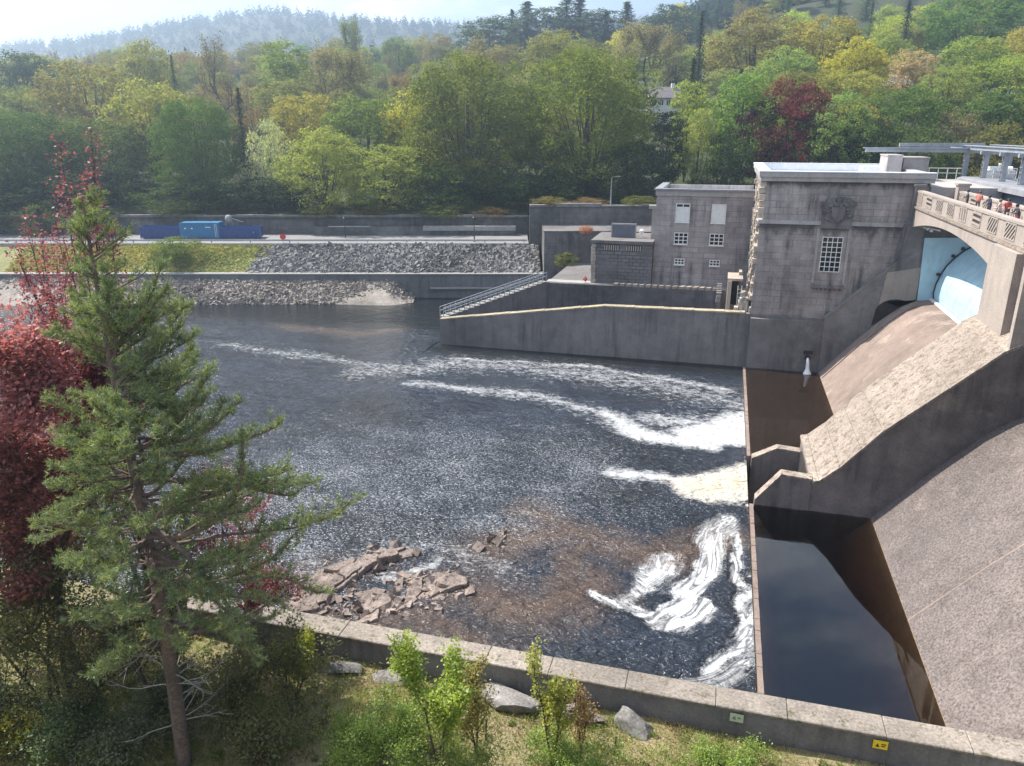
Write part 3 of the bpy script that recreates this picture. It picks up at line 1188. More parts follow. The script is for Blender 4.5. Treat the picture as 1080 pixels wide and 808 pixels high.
for k in range(5):
    m.tube([(25.6 + k * .7, 91.2, 18.4), (25.6 + k * .7, 91.2, 19.5)], .04, 5)
m.tube([(25.6, 91.2, 19.5), (28.4, 91.2, 19.5)], .04, 5)
m.tube([(25.6, 91.2, 19.0), (28.4, 91.2, 19.0)], .04, 5)
local(m.build('winch', M['white_paint'], gy_), gy_)

# ================================================================== POWERHOUSE
ph = empty('powerhouse', (10, 90, 5.5), 'large grey block-built powerhouse with a carved crest above a small paned window', 'powerhouse')
X0, X1, Yf, Yb = 3.35, 18.0, 79.15, 101.0
m = MB()
m.box(X0 + .0, Yf, 3, X1, Yb, 14.6)
m.box(X0 + .25, Yf + .22, 14.6, X1 - .05, Yb, 18.6)
local(m.build('wall', M['ashlar_main'], ph), ph)
# stepped blocks on the sunlit end wall
m = MB()
r_ = random.Random(4)
z = 5.6
row = 0
while z < 18.2:
    y = Yf + .05 + (.4 if row % 2 else 0)
    while y < 95.5:
        if r_.random() < .72:
            d = .16 + .2 * r_.random()
            m.box(X0 - d, y + .04, z + .05, X0 + .3, min(y + .95, 95.6), z + .53)
        y += 1.05
    z += .62
    row += 1
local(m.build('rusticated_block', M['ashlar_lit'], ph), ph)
m = MB()
m.box(X0 - .15, Yf - .1, 14.58, X1 + .02, Yf + .24, 14.95)
m.box(X0 - .15, Yf + .24, 14.58, X0 + .3, 95, 14.95)
local(m.build('string_course', M['ashlar_plain'], ph), ph)
m = MB()
m.box(X0 - .3, Yf - .22, 18.6, X1 + .2, Yf + .5, 19.0)
m.box(X0 - .45, Yf - .36, 19.0, X1 + .2, Yf + .55, 19.45)
m.box(X0 - .3, Yf + .5, 18.6, X0 + .5, Yb, 19.0)
m.box(X0 - .45, Yf + .55, 19.0, X0 + .55, Yb, 19.45)
m.box(X0 + .55, Yb - .6, 18.6, X1, Yb, 19.45)
m.box(X1 - .6, Yf + .55, 18.6, X1 + .2, Yb - .6, 19.45)
par = local(m.build('parapet', M['ashlar_plain'], ph), ph)
m = MB()
m.box(X0 - .5, Yf - .4, 19.46, X1 + .25, Yf + .6, 19.54)
m.box(X0 - .5, Yf + .6, 19.46, X0 + .6, Yb + .05, 19.54)
m.box(X0 + .6, Yb - .65, 19.46, X1, Yb + .05, 19.54)
m.box(X0 + .57, Yb - .66, 18.66, X1 - .62, Yb - .61, 19.45)
m.box(X0 + .56, Yf + .56, 18.66, X0 + .61, Yb - .66, 19.45)
local(m.build('coping', M['roof_white'], par), ph)
m = MB()
m.box(X0 + .5, Yf + .5, 18.45, X1 - .6, Yb - .6, 18.66)
local(m.build('roof', M['roof_white'], ph), ph)
# window
wx0, wx1, wz0, wz1 = 9.3, 11.1, 10.15, 13.45
m = MB()
m.box(wx0, Yf - .03, wz0, wx1, Yf - .012, wz1)
win = local(m.build('window', M['glass'], ph), ph)
m = MB()
for i in range(5):
    x = wx0 + (wx1 - wx0) * i / 4
    m.box(x - .03, Yf - .10, wz0, x + .03, Yf - .03, wz1)
for i in range(8):
    z = wz0 + (wz1 - wz0) * i / 7
    m.box(wx0 - .05, Yf - .095, z - .03, wx1 + .05, Yf - .032, z + .03)
local(m.build('frame', M['white_paint'], win), ph)
m = MB()
m.box(8.7, Yf - .09, 9.0, 8.95, Yf, 14.5)
m.box(11.5, Yf - .09, 9.0, 11.75, Yf, 14.5)
local(m.build('window_surround', M['ashlar_plain'], ph), ph)
m = MB()
m.box(8.75, Yf - .35, 8.55, 11.75, Yf, 8.8)
for i in range(7):
    m.box(8.9 + i * .42, Yf - .28, 8.3, 9.1 + i * .42, Yf, 8.55)
local(m.build('sill', M['crest'], ph), ph)
# carved crest: shield, mantling and supporters in relief
m = MB()
m.box(8.95, Yf - .16, 14.4, 11.7, Yf + .24, 16.6)
m.box(8.8, Yf - .22, 14.3, 11.85, Yf + .1, 14.5)
m.box(8.75, Yf - .26, 16.45, 11.9, Yf + .24, 16.75)
sh_ = [(9.75, 16.35), (10.9, 16.35), (10.9, 15.6), (10.65, 15.15), (10.32, 14.85), (10.0, 15.15), (9.75, 15.6)]
m.prism(sh_, 'y', Yf - .34, Yf - .15)
rr = random.Random(5)
for k in range(46):
    a = rr.random() * 6.28
    r0 = .65 + .5 * rr.random()
    cx_, cz_ = 10.32 + r0 * 1.15 * math.cos(a), 15.75 + r0 * .8 * math.sin(a)
    s_ = .08 + .13 * rr.random()
    m.lathe([(0.01, -s_), (s_ * .8, -s_ * .5), (s_, 0), (s_ * .8, s_ * .5), (.01, s_)], (cx_, Yf - .18 - .06 * rr.random(), cz_), 7)
for dx in (-.9, -.55, 0, .5, .95):
    m.lathe([(.28, -.15), (.3, .1), (.18, .3), (.05, .42)], (10.32 + dx, Yf - .02, 16.75 + .12 * (1 - abs(dx))), 8)
local(m.build('carved_crest', M['crest'], ph), ph)
# roof housings
for k, (a, b, c, d, h) in enumerate(((15.6, 17.0, 88.2, 92.5, 20.85), (17.35, 19.75, 89.5, 93.5, 20.6))):
    m = MB()
    m.box(a, c, 18.6, b, d, h - .12)
    m.box(a - .07, c - .07, h - .12, b + .07, d + .07, h)
    local(m.build('roof_housing', M['ashlar_plain'], ph), ph)
m = MB()
m.box(13.2, 87.2, 18.68, 14.7, 89.5, 19.75)
local(m.build('roof_hatch', M['roof_white'], ph), ph)
m = MB()
for x in np.arange(18.1, 24.0, .9):
    m.tube([(x, 93.6, 18.3), (x, 93.6, 19.4)], .035, 5)
m.tube([(18.1, 93.6, 19.4), (23.9, 93.6, 19.4)], .035, 5)
m.tube([(18.1, 93.6, 18.9), (23.9, 93.6, 18.9)], .03, 5)
local(m.build('roof_railing', M['white_paint'], ph), ph)
m = MB()
m.box(18.0, 79.2, 8, 23.9, 94, 18.25)
local(m.build('link_block', M['ashlar_plain'], ph), ph)

# --- lower annexe beyond
an = empty('annexe_building', (-2, 97, 5.5), 'lower flat-roofed stone annexe with six small windows beside the powerhouse', 'building')
Ya = 94.0
m = MB()
m.box(-8.0, Ya, 3, X0 - .02, 106, 15.9)
local(m.build('wall', M['ashlar'], an), an)
m = MB()
m.box(-8.15, Ya - .14, 15.9, X0 - .02, Ya + .5, 16.5)
m.box(-8.15, Ya + .5, 15.9, -7.5, 106, 16.5)
m.box(-7.5, 105.5, 15.9, X0 - .02, 106, 16.5)
pa = local(m.build('parapet', M['ashlar_plain'], an), an)
m = MB()
m.box(-8.3, Ya - .3, 16.52, X0 - .02, Ya + .6, 16.72)
m.box(-8.3, Ya + .6, 16.52, -7.4, 106, 16.72)
local(m.build('coping', M['lead'], pa), an)
m = MB()
m.box(-7.5, Ya + .5, 15.6, X0 - .05, 105.5, 15.95)
local(m.build('roof', M['roof_white'], an), an)
for cx_ in (-4.85, -.72):
    for (z0, z1, w_, blind) in ((12.9, 15.0, 1.55, True), (10.3, 11.6, 1.55, False), (7.85, 8.5, 1.1, False)):
        m = MB()
        m.box(cx_ - w_ / 2, Ya - .03, z0, cx_ + w_ / 2, Ya - .012, z1)
        wn = local(m.build('window', M['glass'], an), an)
        m = MB()
        nx_, nz_ = (3, 3) if not blind else (2, 2)
        if z1 - z0 < 1:
            nx_, nz_ = 3, 2
        for i in range(nx_ + 1):
            x = cx_ - w_ / 2 + w_ * i / nx_
            m.box(x - .05, Ya - .09, z0, x + .05, Ya - .03, z1)
        for i in range(nz_ + 1):
            z = z0 + (z1 - z0) * i / nz_
            m.box(cx_ - w_ / 2 - .05, Ya - .085, z - .05, cx_ + w_ / 2 + .05, Ya - .032, z + .05)
        m.box(cx_ - w_ / 2 - .12, Ya - .16, z0 - .14, cx_ + w_ / 2 + .12, Ya - .0, z0 - .055)
        local(m.build('frame', M['white_paint'], wn), an)
        if blind:
            m = MB()
            m.box(cx_ - w_ / 2 + .06, Ya - .048, z0 + .06, cx_ + w_ / 2 - .06, Ya - .034, z1 - (.34 if cx_ < -2 else .06))
            local(m.build('blind', M['white_paint'], wn), an)
    m = MB()
    m.box(cx_ - .85, Ya - .06, 11.75, cx_ + .85, Ya - .001, 12.7)
    local(m.build('spandrel_panel', M['ashlar_plain'], an), an)

# --- tailrace training wall
tw = empty('training_wall', (-10, 79.4, 0), 'long dark concrete wall with a lichen-yellow top edge standing in the river', 'wall')
tp_ = [(-30.3, 2.75), (-11.5, 5.35), (2.8, 5.5), (10.3, 5.45)]
m = MB()
m.prism([(-30.3, -3.8), (10.3, -3.8)] + tp_[::-1], 'y', 79.12, 79.95)
m.box(3.4, 78.55, -3.8, 10.28, 79.12, 5.2)
local(m.build('wall', M['dark_concrete'], tw), tw)
m = MB()
for (xa, za), (xb, zb) in zip(tp_[:2], tp_[1:3]):
    n = 14
    for i in range(n):
        t0, t1 = i / n, (i + 1) / n
        m.hexa([(xa + (xb - xa) * t0, 79.06, za + (zb - za) * t0), (xa + (xb - xa) * t1, 79.06, za + (zb - za) * t1),
                (xa + (xb - xa) * t1, 80.0, za + (zb - za) * t1), (xa + (xb - xa) * t0, 80.0, za + (zb - za) * t0)],
               [(xa + (xb - xa) * t0, 79.06, za + (zb - za) * t0 + .14), (xa + (xb - xa) * t1, 79.06, za + (zb - za) * t1 + .14 + .02 * (i % 3)),
                (xa + (xb - xa) * t1, 80.0, za + (zb - za) * t1 + .14 + .02 * (i % 3)), (xa + (xb - xa) * t0, 80.0, za + (zb - za) * t0 + .14)])
local(m.build('coping', M['lichen_top'], tw), tw)

# --- channel behind it: back wall with a walkway of slabs
cwl = empty('channel_wall', (-10, 92, 0), 'dark wall at the back of the tailrace channel with a slab walkway on top', 'wall')
m = MB()
m.box(-20.8, 91.3, -3.8, -.2, 92.2, 5.3)
m.box(-.2, 85.0, -3.8, .35, 92.2, 5.3)
local(m.build('wall', M['darker_concrete'], cwl), cwl)
m = MB()
m.box(-21.0, 92.2, 2.0, 3.3, 94.0, 5.25)
local(m.build('walkway', M['kerb'], cwl), cwl)
m = MB()
for i in range(16):
    x = -12.4 + i * .78
    m.hexa([(x, 91.35, 5.31), (x + .5, 91.35, 5.31), (x + .85, 92.15, 5.31), (x + .35, 92.15, 5.31)], [(x, 91.35, 5.62), (x + .5, 91.35, 5.62), (x + .85, 92.15, 5.62), (x + .35, 92.15, 5.62)])
local(m.build('baffle_slab', M['dam_concrete'], cwl), cwl)
m = MB()
m.box(-.15, 85.0, 5.3, .3, 91.3, 6.0)
for y in np.arange(85.2, 91, 1.1):
    m.box(-.2, y, 6.0, .35, y + .45, 6.3)
local(m.build('side_kerb', M['dark_concrete'], cwl), cwl)

# --- sloping fish-ladder wall with railing
fw = empty('ladder_wall', (-26, 86, 0), 'pale sloping stepped wall carrying a dark railing at the channel mouth', 'wall')
A0 = np.array([-30.4, 80.0])
A1 = np.array([-21.0, 91.6])
dA = (A1 - A0) / np.linalg.norm(A1 - A0)
nA = np.array([-dA[1], dA[0]])
m = MB()
n = 18
for i in range(n):
    t0, t1 = i / n, (i + 1) / n
    p0 = A0 + (A1 - A0) * t0
    p1 = A0 + (A1 - A0) * t1
    zt0 = 2.8 + 2.55 * t0
    q = [p0 - nA * .45, p1 - nA * .45, p1 + nA * .45, p0 + nA * .45]
    m.hexa([(a, b, -3.8) for a, b in q], [(a, b, zt0 + .14) for a, b in q])
local(m.build('wall', M['dark_concrete'], fw), fw)
m = MB()
for i in range(n):
    t0, t1 = i / n, (i + 1) / n
    p0 = A0 + (A1 - A0) * t0
    p1 = A0 + (A1 - A0) * t1
    zt0 = 2.8 + 2.55 * t0 + .145
    q = [p0 - nA * .5, p1 - nA * .5, p1 + nA * .5, p0 + nA * .5]
    m.hexa([(a, b, zt0) for a, b in q], [(a, b, zt0 + .07) for a, b in q])
local(m.build('step', M['kerb'], fw), fw)
for s_ in (-.4, .4):
    m = MB()
    pts = []
    for i in range(22):
        t = i / 21
        p = A0 + (A1 - A0) * t + nA * s_
        zz_ = 2.95 + 2.55 * t
        m.tube([(p[0], p[1], zz_), (p[0], p[1], zz_ + 1.05)], .05, 5)
        pts.append((p[0], p[1], zz_))
    for dz in (1.05, .62):
        m.tube([(a, b, c + dz) for a, b, c in pts], .04, 5)
    local(m.build('railing', M['steel'], fw), fw)

# --- sluice housing with a dark doorway next to the powerhouse
sh = empty('sluice_housing', (1.6, 84, 4), 'sunlit concrete sluice housing with a dark doorway beside the powerhouse', 'sluice housing')
m = MB()
m.box(.9, 82.2, 2, 1.3, 84.2, 8.2)
m.box(2.0, 84.6, 2, 2.3, 86.2, 8.8)
m.box(.85, 82.4, 8.2, 2.4, 86.2, 8.45)
m.box(1.3, 83.4, 2, 2.0, 86, 5.4)
local(m.build('door_frame', M['ashlar_lit'], sh), sh)
m = MB()
m.box(1.3, 83.9, 5.4, 2.0, 84.0, 8.2)
local(m.build('doorway', M['rust_shade_dark'], sh), sh)
m = MB()
for a in ((2.1, 80.4, 5.0, 2.75, 82.2, 6.4), (2.5, 82.2, 5.0, 3.2, 84, 7.2), (1.7, 80.1, 5.0, 2.1, 80.9, 5.9), (2.3, 81.0, 6.4, 2.7, 81.6, 7.4), (2.75, 80.1, 5, 3.1, 81.2, 6.9)):
    m.box(*a)
local(m.build('plinth', M['ashlar_lit'], sh), sh)
m = MB()
m.tube([(2.95, 80.0, 5.5), (2.95, 80.0, 6.6), (2.7, 79.98, 7.0), (2.4, 79.98, 7.05)], .06, 6)
m.lathe([(.22, 0), (.22, .4), (.1, .5), (.1, .9), (.2, 1.0)], (2.35, 80.6, 6.4), 8)
m.box(2.2, 80.08, 5.6, 2.5, 80.12, 6.1)
local(m.build('valve', M['steel'], sh), sh)
m = MB()
for z in (5.8, 6.2, 6.6, 7.0, 7.4):
    m.tube([(1.95, 82.1, z), (2.35, 82.1, z)], .03, 4)
m.tube([(1.95, 82.1, 5.4), (1.95, 82.1, 7.8)], .03, 4)
m.tube([(2.35, 82.1, 5.4), (2.35, 82.1, 7.8)], .03, 4)
local(m.build('ladder', M['white_paint'], sh), sh)

# --- stone terrace left of the annexe
te = empty('stone_terrace', (-11.5, 96, 5.3), 'rubble-stone terrace block with small slotted openings under its coping beside the annexe', 'terrace')
m = MB()
m.box(-15.3, 93.0, 2.5, -8.05, 101, 10.2)
local(m.build('wall', M['rubble_wall'], te), te)
m = MB()
m.box(-15.55, 92.75, 10.2, -8.02, 101.2, 10.55)
local(m.build('coping', M['yard'], te), te)
for x0 in (-13.9, -11.2):
    m = MB()
    m.box(x0 - .06, 92.965, 9.3, x0 + 1.85, 92.995, 10.05)
    m.mi = 1
    for i in range(7):
        m.box(x0 + i * .27, 92.9, 9.35, x0 + i * .27 + .13, 92.964, 10.0)
    local(m.build('slotted_opening', [M['rust_shade_dark'], M['ashlar_lit']], te), te)
m = MB()
rr = random.Random(8)
for i in range(17):                          # rough quoins on the sunlit corner
    z = 2.8 + i * .43
    m.box(-15.42 - .1 * rr.random(), 92.86, z, -15.0 + .2 * rr.random(), 94.2 + .6 * rr.random(), z + .39)
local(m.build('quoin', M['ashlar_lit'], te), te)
m = MB()
m.box(-13.4, 96.0, 10.56, -10.6, 96.15, 12.1)
scr = local(m.build('screen_panel', M['dark_blue_wall'], te), te)
m = MB()
m.box(-13.55, 95.95, 10.56, -13.4, 96.2, 12.3)
m.box(-10.6, 95.95, 10.56, -10.45, 96.2, 12.3)
m.box(-13.4, 95.97, 12.1, -10.6, 96.2, 12.28)
local(m.build('frame', M['kerb'], scr), te)
m = MB()
m.box(-8.6, 95.6, 10.56, -8.1, 96.1, 14.2)
m.box(-9.0, 95.4, 14.2, -8.05, 96.3, 14.6)
local(m.build('vent_stack', M['kerb'], te), te)
m = MB()
m.lathe([(.05, 0), (.05, .5), (.28, .6), (.3, .9), (.05, 1.05)], (-9.8, 96.5, 10.56), 8)
local(m.build('vent_cowl', M['white_paint'], te), te)

# life-ring post (red) by the terrace foot
lr = empty('lifebuoy_post', (-16.1, 92.9, 5.25), 'small red lifebuoy post on the walkway at the foot of the terrace', 'lifebuoy')
m = MB()
m.tube([(0, 0, 0), (0, 0, .9)], .05, 6)
m.build('post', M['steel'], lr)
m = MB()
m.tube([(.19 * math.cos(a), -.1, .45 + .19 * math.sin(a)) for a in np.linspace(0, 2 * math.pi, 17)], .09, 7, cap=False)
m.build('ring', M['red_paint'], lr)


# ================================================================== FAR BANK (frame U,V)
def uvbox(mb, u0, v0, z0, u1, v1, z1):
    b = [UV(u0, v0, z0), UV(u1, v0, z0), UV(u1, v1, z0), UV(u0, v1, z0)]
    t = [UV(u0, v0, z1), UV(u1, v0, z1), UV(u1, v1, z1), UV(u0, v1, z1)]
    return mb.hexa(b, t)


# river wall below the embankment
rw = empty('river_wall', UV(-30, 110.4), 'low grey concrete river wall with ledges below the rock slope', 'wall')
m = MB()
uvbox(m, -130, 110.2, -4, 4.5, 111.0, 3.3)
local(m.build('wall', M['river_wall'], rw), rw)
m = MB()
uvbox(m, -130, 110.05, 3.3, 4.6, 111.1, 3.48)
local(m.build('coping', M['kerb'], rw), rw)
m = MB()
uvbox(m, -62, 109.75, 1.35, -32, 110.2, 1.55)
uvbox(m, -31, 109.75, 1.15, -19.5, 110.2, 1.35)
uvbox(m, -12, 109.75, 1.25, 3, 110.2, 1.45)
local(m.build('ledge', M['kerb'], rw), rw)

# grass and rock embankments
def quad_grid(name, u0, u1, n, va, za, vb, zb, mat, amp=.15):
    us = np.linspace(u0, u1, n)
    ts = np.linspace(0, 1, 10)
    Ug, T = np.meshgrid(us, ts)
    Vg = va + (vb - va) * T
    Zg = za + (zb - za) * T + amp * fbm(Ug * .8, Vg * .8, 17, 3) * np.sin(T * math.pi)
    return grid_mesh(name, cY * Ug - sY * Vg, sY * Ug + cY * Vg, Zg, mat)


quad_grid('embankment_ground', -135, 4.2, 120, 110.9, 3.25, 118.8, 6.42, M['embankment'])


def stones(name, pts, smin, smax, mat, seed, label, cat):
    """a pile of angular stones, one mesh"""
    rg = np.random.default_rng(seed)
    base = np.array([(-1, -1, -.7), (1, -1, -.7), (1, 1, -.7), (-1, 1, -.7), (-.7, -.7, .7), (.8, -.6, .8), (.6, .8, .6), (-.8, .7, .8)]) * .5
    fs = np.array([(0, 3, 2, 1), (4, 5, 6, 7), (0, 1, 5, 4), (1, 2, 6, 5), (2, 3, 7, 6), (3, 0, 4, 7)])
    n = len(pts)
    s = (smin + (smax - smin) * rg.random(n) ** 2)
    V = np.zeros((n, 8, 3))
    for i in range(n):
        b = base + rg.normal(0, .12, (8, 3))
        b = b * (s[i] * np.array([1, .6 + .6 * rg.random(), .5 + .5 * rg.random()]))
        ax = rg.normal(0, 1, 3)
        Rm = np.array(Matrix.Rotation(rg.random() * 6.28, 3, Vector(ax)))
        V[i] = b @ Rm.T + pts[i]
    me = bpy.data.meshes.new(name)
    me.from_pydata(V.reshape(-1, 3).tolist(), [], (fs[None] + (np.arange(n) * 8)[:, None, None]).reshape(-1, 4).tolist())
    me.materials.append(mat)
    o = bpy.data.objects.new(name, me)
    link(o)
    return tag(o, label, cat, kind='stuff')


rg = np.random.default_rng(12)
n = 9500
Ur = -39 + rg.random(n) * 43
Tr = rg.random(n)
keep = Ur > -39 + 5 * (1 - Tr) * 0 + 4 * Tr * (rg.random(n) > .3)
Ur, Tr = Ur[keep], Tr[keep]
Vr = 111.0 + 7.6 * Tr
Zr = 3.35 + 3.0 * Tr + .05
pts = np.stack([cY * Ur - sY * Vr, sY * Ur + cY * Vr, Zr], -1)
stones('riprap_stones', pts, .25, .85, M['riprap'], 13, 'grey broken rock facing the slope below the road', 'rock slope')

# gravel bank in the river
us = np.linspace(-75, -14.2, 130)
ts = np.linspace(0, 1, 14)
Ug, T = np.meshgrid(us, ts)
Vg = 105.2 + (110.1 - 105.2) * T + 1.2 * (1 - T) * np.sin(Ug * .12)
edge = sstep(-14.2 - Ug, 0, 3.5)
Zg = -.75 + (3.1 * T ** .8) * (.30 + .70 * edge) + .35 * sstep(-Ug, 25, 60) + .15 * fbm(Ug, Vg, 19, 3)
grid_mesh('gravel_bank', cY * Ug - sY * Vg, sY * Ug + cY * Vg, Zg, M['gravel'])
n = 8500
Ur = -74 + rg.random(n) * 59.5
Tr = rg.random(n)
Vr = 105.4 + 4.6 * Tr
Zr = -.70 + (3.1 * Tr ** .8) * (.30 + .70 * sstep(-14.2 - Ur, 0, 3.5)) + .35 * sstep(-Ur, 25, 60)
pts = np.stack([cY * Ur - sY * Vr, sY * Ur + cY * Vr, Zr], -1)
stones('gravel', pts, .14, .55, M['gravel'], 14, 'pale shingle and cobbles banked against the river wall', 'shingle')

# road
def uvsheet(name, mat, u0, v0, u1, v1, z):
    mm = MB()
    mm.add([UV(u0, v0, z), UV(u1, v0, z), UV(u1, v1, z), UV(u0, v1, z)], [(0, 1, 2, 3)])
    return mm.build(name, mat)


tag(uvsheet('road', M['road'], -180, 118.9, 2.6, 131.6, 6.5), kind='structure')
mm = MB()
uvbox(mm, -180, 118.5, 6.2, 2.6, 118.9, 6.72)
tag(mm.build('kerb', M['kerb']), kind='structure')
tag(uvsheet('verge_ground', M['forest_floor'], -200, 131.3, 6, 133.6, 9.25), kind='structure')

# guard rail along the road
gr = empty('guard_rail', UV(-40, 119.4, 6.5), 'pale road-side guard rail above the embankment', 'guard rail')
m = MB()
uvbox(m, -110, 119.25, 6.95, 2.4, 119.33, 7.2)
local(m.build('rail', M['steel'], gr), gr)
for i in range(19):
    m = MB()
    u = -108 + i * 6.1
    uvbox(m, u, 119.34, 6.5, u + .14, 119.48, 7.2)
    local(m.build('post', M['steel'], gr), gr)

# long retaining wall on the forest side of the road
rt = empty('retaining_wall', UV(-20, 132, 6.5), 'long dark stone retaining wall between the road and the wood', 'wall')
m = MB()
uvbox(m, -180, 131.6, 5, 3.0, 132.3, 9.3)
local(m.build('wall', M['retaining'], rt), rt)
m = MB()
rr = random.Random(3)
u = -180
while u < 2.5:
    l_ = 3 + 3 * rr.random()
    uvbox(m, u, 131.45, 9.3, min(u + l_ - .05, 3.0), 132.4, 9.3 + .3 + .12 * rr.random())
    u += l_
local(m.build('coping', M['riprap'], rt), rt)

# tall grey wall stepping down to the channel
tl = empty('stepped_wall', UV(10, 108, 5), 'tall weathered concrete wall stepping up in two tiers left of the terrace', 'wall')
m = MB()
uvbox(m, 4.6, 109.0, 2, 16.4, 110.0, 9.6)
local(m.build('lower_tier', M['darker_concrete'], tl), tl)
m = MB()
uvbox(m, 4.6, 110.0, 2, 27, 119.0, 9.5)
local(m.build('terrace_fill', M['yard'], tl), tl)
m = MB()
uvbox(m, 2.7, 119.0, 5, 31, 120.0, 12.2)
local(m.build('upper_tier', M['retaining'], tl), tl)
m = MB()
u = 2.7
while u < 30:
    l_ = 2 + 2.4 * rr.random()
    uvbox(m, u, 118.85, 12.2, min(u + l_ - .05, 31), 120.1, 12.4 + .3 * rr.random())
    u += l_
local(m.build('coping', M['riprap'], tl), tl)
m = MB()
uvbox(m, 4.45, 108.9, 9.6, 16.5, 110.05, 9.8)
local(m.build('ledge', M['dark_concrete'], tl), tl)
m = MB()
vs_ = [UV(2.7, 120, 12.1), UV(70, 120, 12.1), UV(90, 134, 13.0), UV(2.7, 134, 9.4)]
m.add(vs_, [(0, 1, 2, 3)])
tag(m.build('bank_ground', M['forest_floor']), kind='structure')
# apron under the annexe and terrace
m = MB()
m.box(-20.8, 94.0, -3.5, 30, 112, 5.2)
tag(m.build('yard_ground', M['yard']), kind='structure')


# lamp posts
def lamp(u, v, z, h, label, arm=True):
    p = UV(u, v, z)
    t = empty('street_lamp', p, label, 'street lamp', 'street lamps across the river', YAW)
    m = MB()
    m.tube([(0, 0, 0), (0, 0, h * .35), (0, 0, h)], [.11, .09, .06], 8)
    m.build('pole', M['steel'] if arm else M['dark_steel'], t)
    m = MB()
    if arm:
        m.tube([(0, 0, h), (.3, 0, h + .12), (.9, 0, h + .15)], .045, 6)
        m.box(.7, -.12, h + .1, 1.35, .12, h + .24)
    else:
        m.lathe([(.1, 0), (.26, .25), (.3, .55), (.12, .75), (.05, .9)], (0, 0, h), 8)
    m.build('lantern', M['lead'] if arm else M['dark_steel'], t)


lamp(-27.6, 127, 6.5, 2.6, 'short dark lantern post beside the road in front of the bright green tree', False)
lamp(-6.0, 121.8, 6.5, 3.2, 'dark lantern post at the right-hand end of the road', False)
lamp(15.2, 119.6, 12.2, 4.3, 'tall slim grey street lamp with a short arm above the stepped wall', True)

# road sign
sg = empty('road_sign', UV(-35.6, 119.0, 6.72), 'small round red sign at the edge of the road', 'road sign', None, YAW)
m = MB()
m.tube([(0, .06, 0), (0, .06, 1.3)], .04, 6)
m.build('post', M['steel'], sg)
m = MB()
m.tube([(0, -.02, .95), (0, .03, .95)], .46, 16)
m.build('disc', M['red_paint'], sg)


# blue containers on the road
def container(u0, u1, h, mat, label, roof=True):
    wd = u1 - u0
    t = empty('skip_container', UV((u0 + u1) / 2, 126.8, 6.5), label, 'container', 'blue containers on the road', YAW)
    m = MB()
    hw = wd / 2
    d = 1.25
    z0 = .18
    n = max(6, int(wd / .35))
    if roof:
        m.box(-hw, -d, z0, hw, d, h)
    else:                                        # open-topped: four walls and floor
        m.box(-hw, -d, z0, hw, -d + .08, h)
        m.box(-hw, d - .08, z0, hw, d, h)
        m.box(-hw, -d + .08, z0, -hw + .08, d - .08, h)
        m.box(hw - .08, -d + .08, z0, hw, d - .08, h)
        m.box(-hw + .08, -d + .08, z0, hw - .08, d - .08, z0 + .1)
    m.build('body', mat, t)
    m = MB()
    for i in range(n):
        x = -hw + .12 + (wd - .24) * i / (n - 1)
        m.box(x - .06, -d - .06, z0 + .15, x + .06, -d - .001, h - .15)
    m.build('rib', mat, t)
    m = MB()
    m.box(-hw - .03, -d - .08, h - .14, hw + .03, -d - .002, h + .03)
    m.box(-hw - .03, -d - .08, z0 - .02, hw + .03, -d - .002, z0 + .14)
    for s_ in (-1, 1):
        m.box(s_ * hw - .08, -d - .085, 0, s_ * hw + .08, -d - .003, h + .04)
        m.box(s_ * (hw - .5) - .2, -d + .1, 0, s_ * (hw - .5) + .2, d - .1, z0 - .021)
    m.build('frame', mat, t)
    return t, hw, d, h


c_, hw, d, hh = container(-60.8, -54.3, 1.9, M['container_navy'], 'low navy blue open skip left of the taller blue container', False)
c_, hw, d, hh = container(-54.2, -47.95, 2.55, M['container_blue'], 'tall bright blue box container between two lower navy skips')
m = MB()
for x in (hw - .55, hw - .3):
    m.tube([(x, -d - .12, .3), (x, -d - .12, 2.4)], .035, 5)
m.build('door_bar', M['white_paint'], c_)
m = MB()
m.box(-hw + .7, -d - .075, 1.55, -hw + .95, -d - .062, 1.75)
m.box(-hw + 1.8, -d - .075, 1.55, -hw + 2.05, -d - .062, 1.75)
m.box(1.0, -d - .075, 1.8, 1.9, -d - .062, 1.9)
m.build('placard', M['white_paint'], c_)
c_, hw, d, hh = container(-47.8, -41.5, 1.85, M['container_navy'], 'navy blue skip with rounded end fittings right of the taller container', False)
m = MB()
m.tube([(hw + .1, -d, .3), (hw + .35, -d, .6), (hw + .35, -d, 1.5), (hw + .1, -d, 1.7)], .09, 6)
m.tube([(hw - .9, -d - .12, 1.0), (hw - .5, -d - .12, 1.0)], .2, 8)
m.build('lifting_gear', M['container_blue'], c_)
dm = empty('mixer_drum', UV(-47.6, 129.6, 6.5), 'off-white rounded drum on a stand behind the navy skip', 'mixer drum', None, YAW)
m = MB()
m.lathe([(.2, -.75), (.5, -.4), (.6, .05), (.5, .4), (.25, .65)], (0, 0, 2.75), 12)
o = m.build('drum', M['kerb'], dm, smooth=True)
m = MB()
m.beam((-.7, 0, 0), (-.5, 0, 2.4), .12, .12)
m.beam((.7, 0, 0), (.5, 0, 2.4), .12, .12)
m.beam((.4, 0, 2.9), (2.4, 0, 2.2), .1, .1)
m.build('stand', M['steel'], dm)
# low barrier wall right of the skips
bw = empty('road_barrier', UV(-20, 130, 6.5), 'low dark concrete barrier with a pale top along the back of the road', 'barrier')
m = MB()
uvbox(m, -33.5, 129.6, 6.5, 0.5, 130.2, 7.9)
local(m.build('wall', M['retaining'], bw), bw)
m = MB()
uvbox(m, -31, 129.5, 7.9, -24, 130.3, 8.0)
uvbox(m, -15, 129.5, 7.3, 0.6, 130.3, 8.05)
local(m.build('cap', M['kerb'], bw), bw)

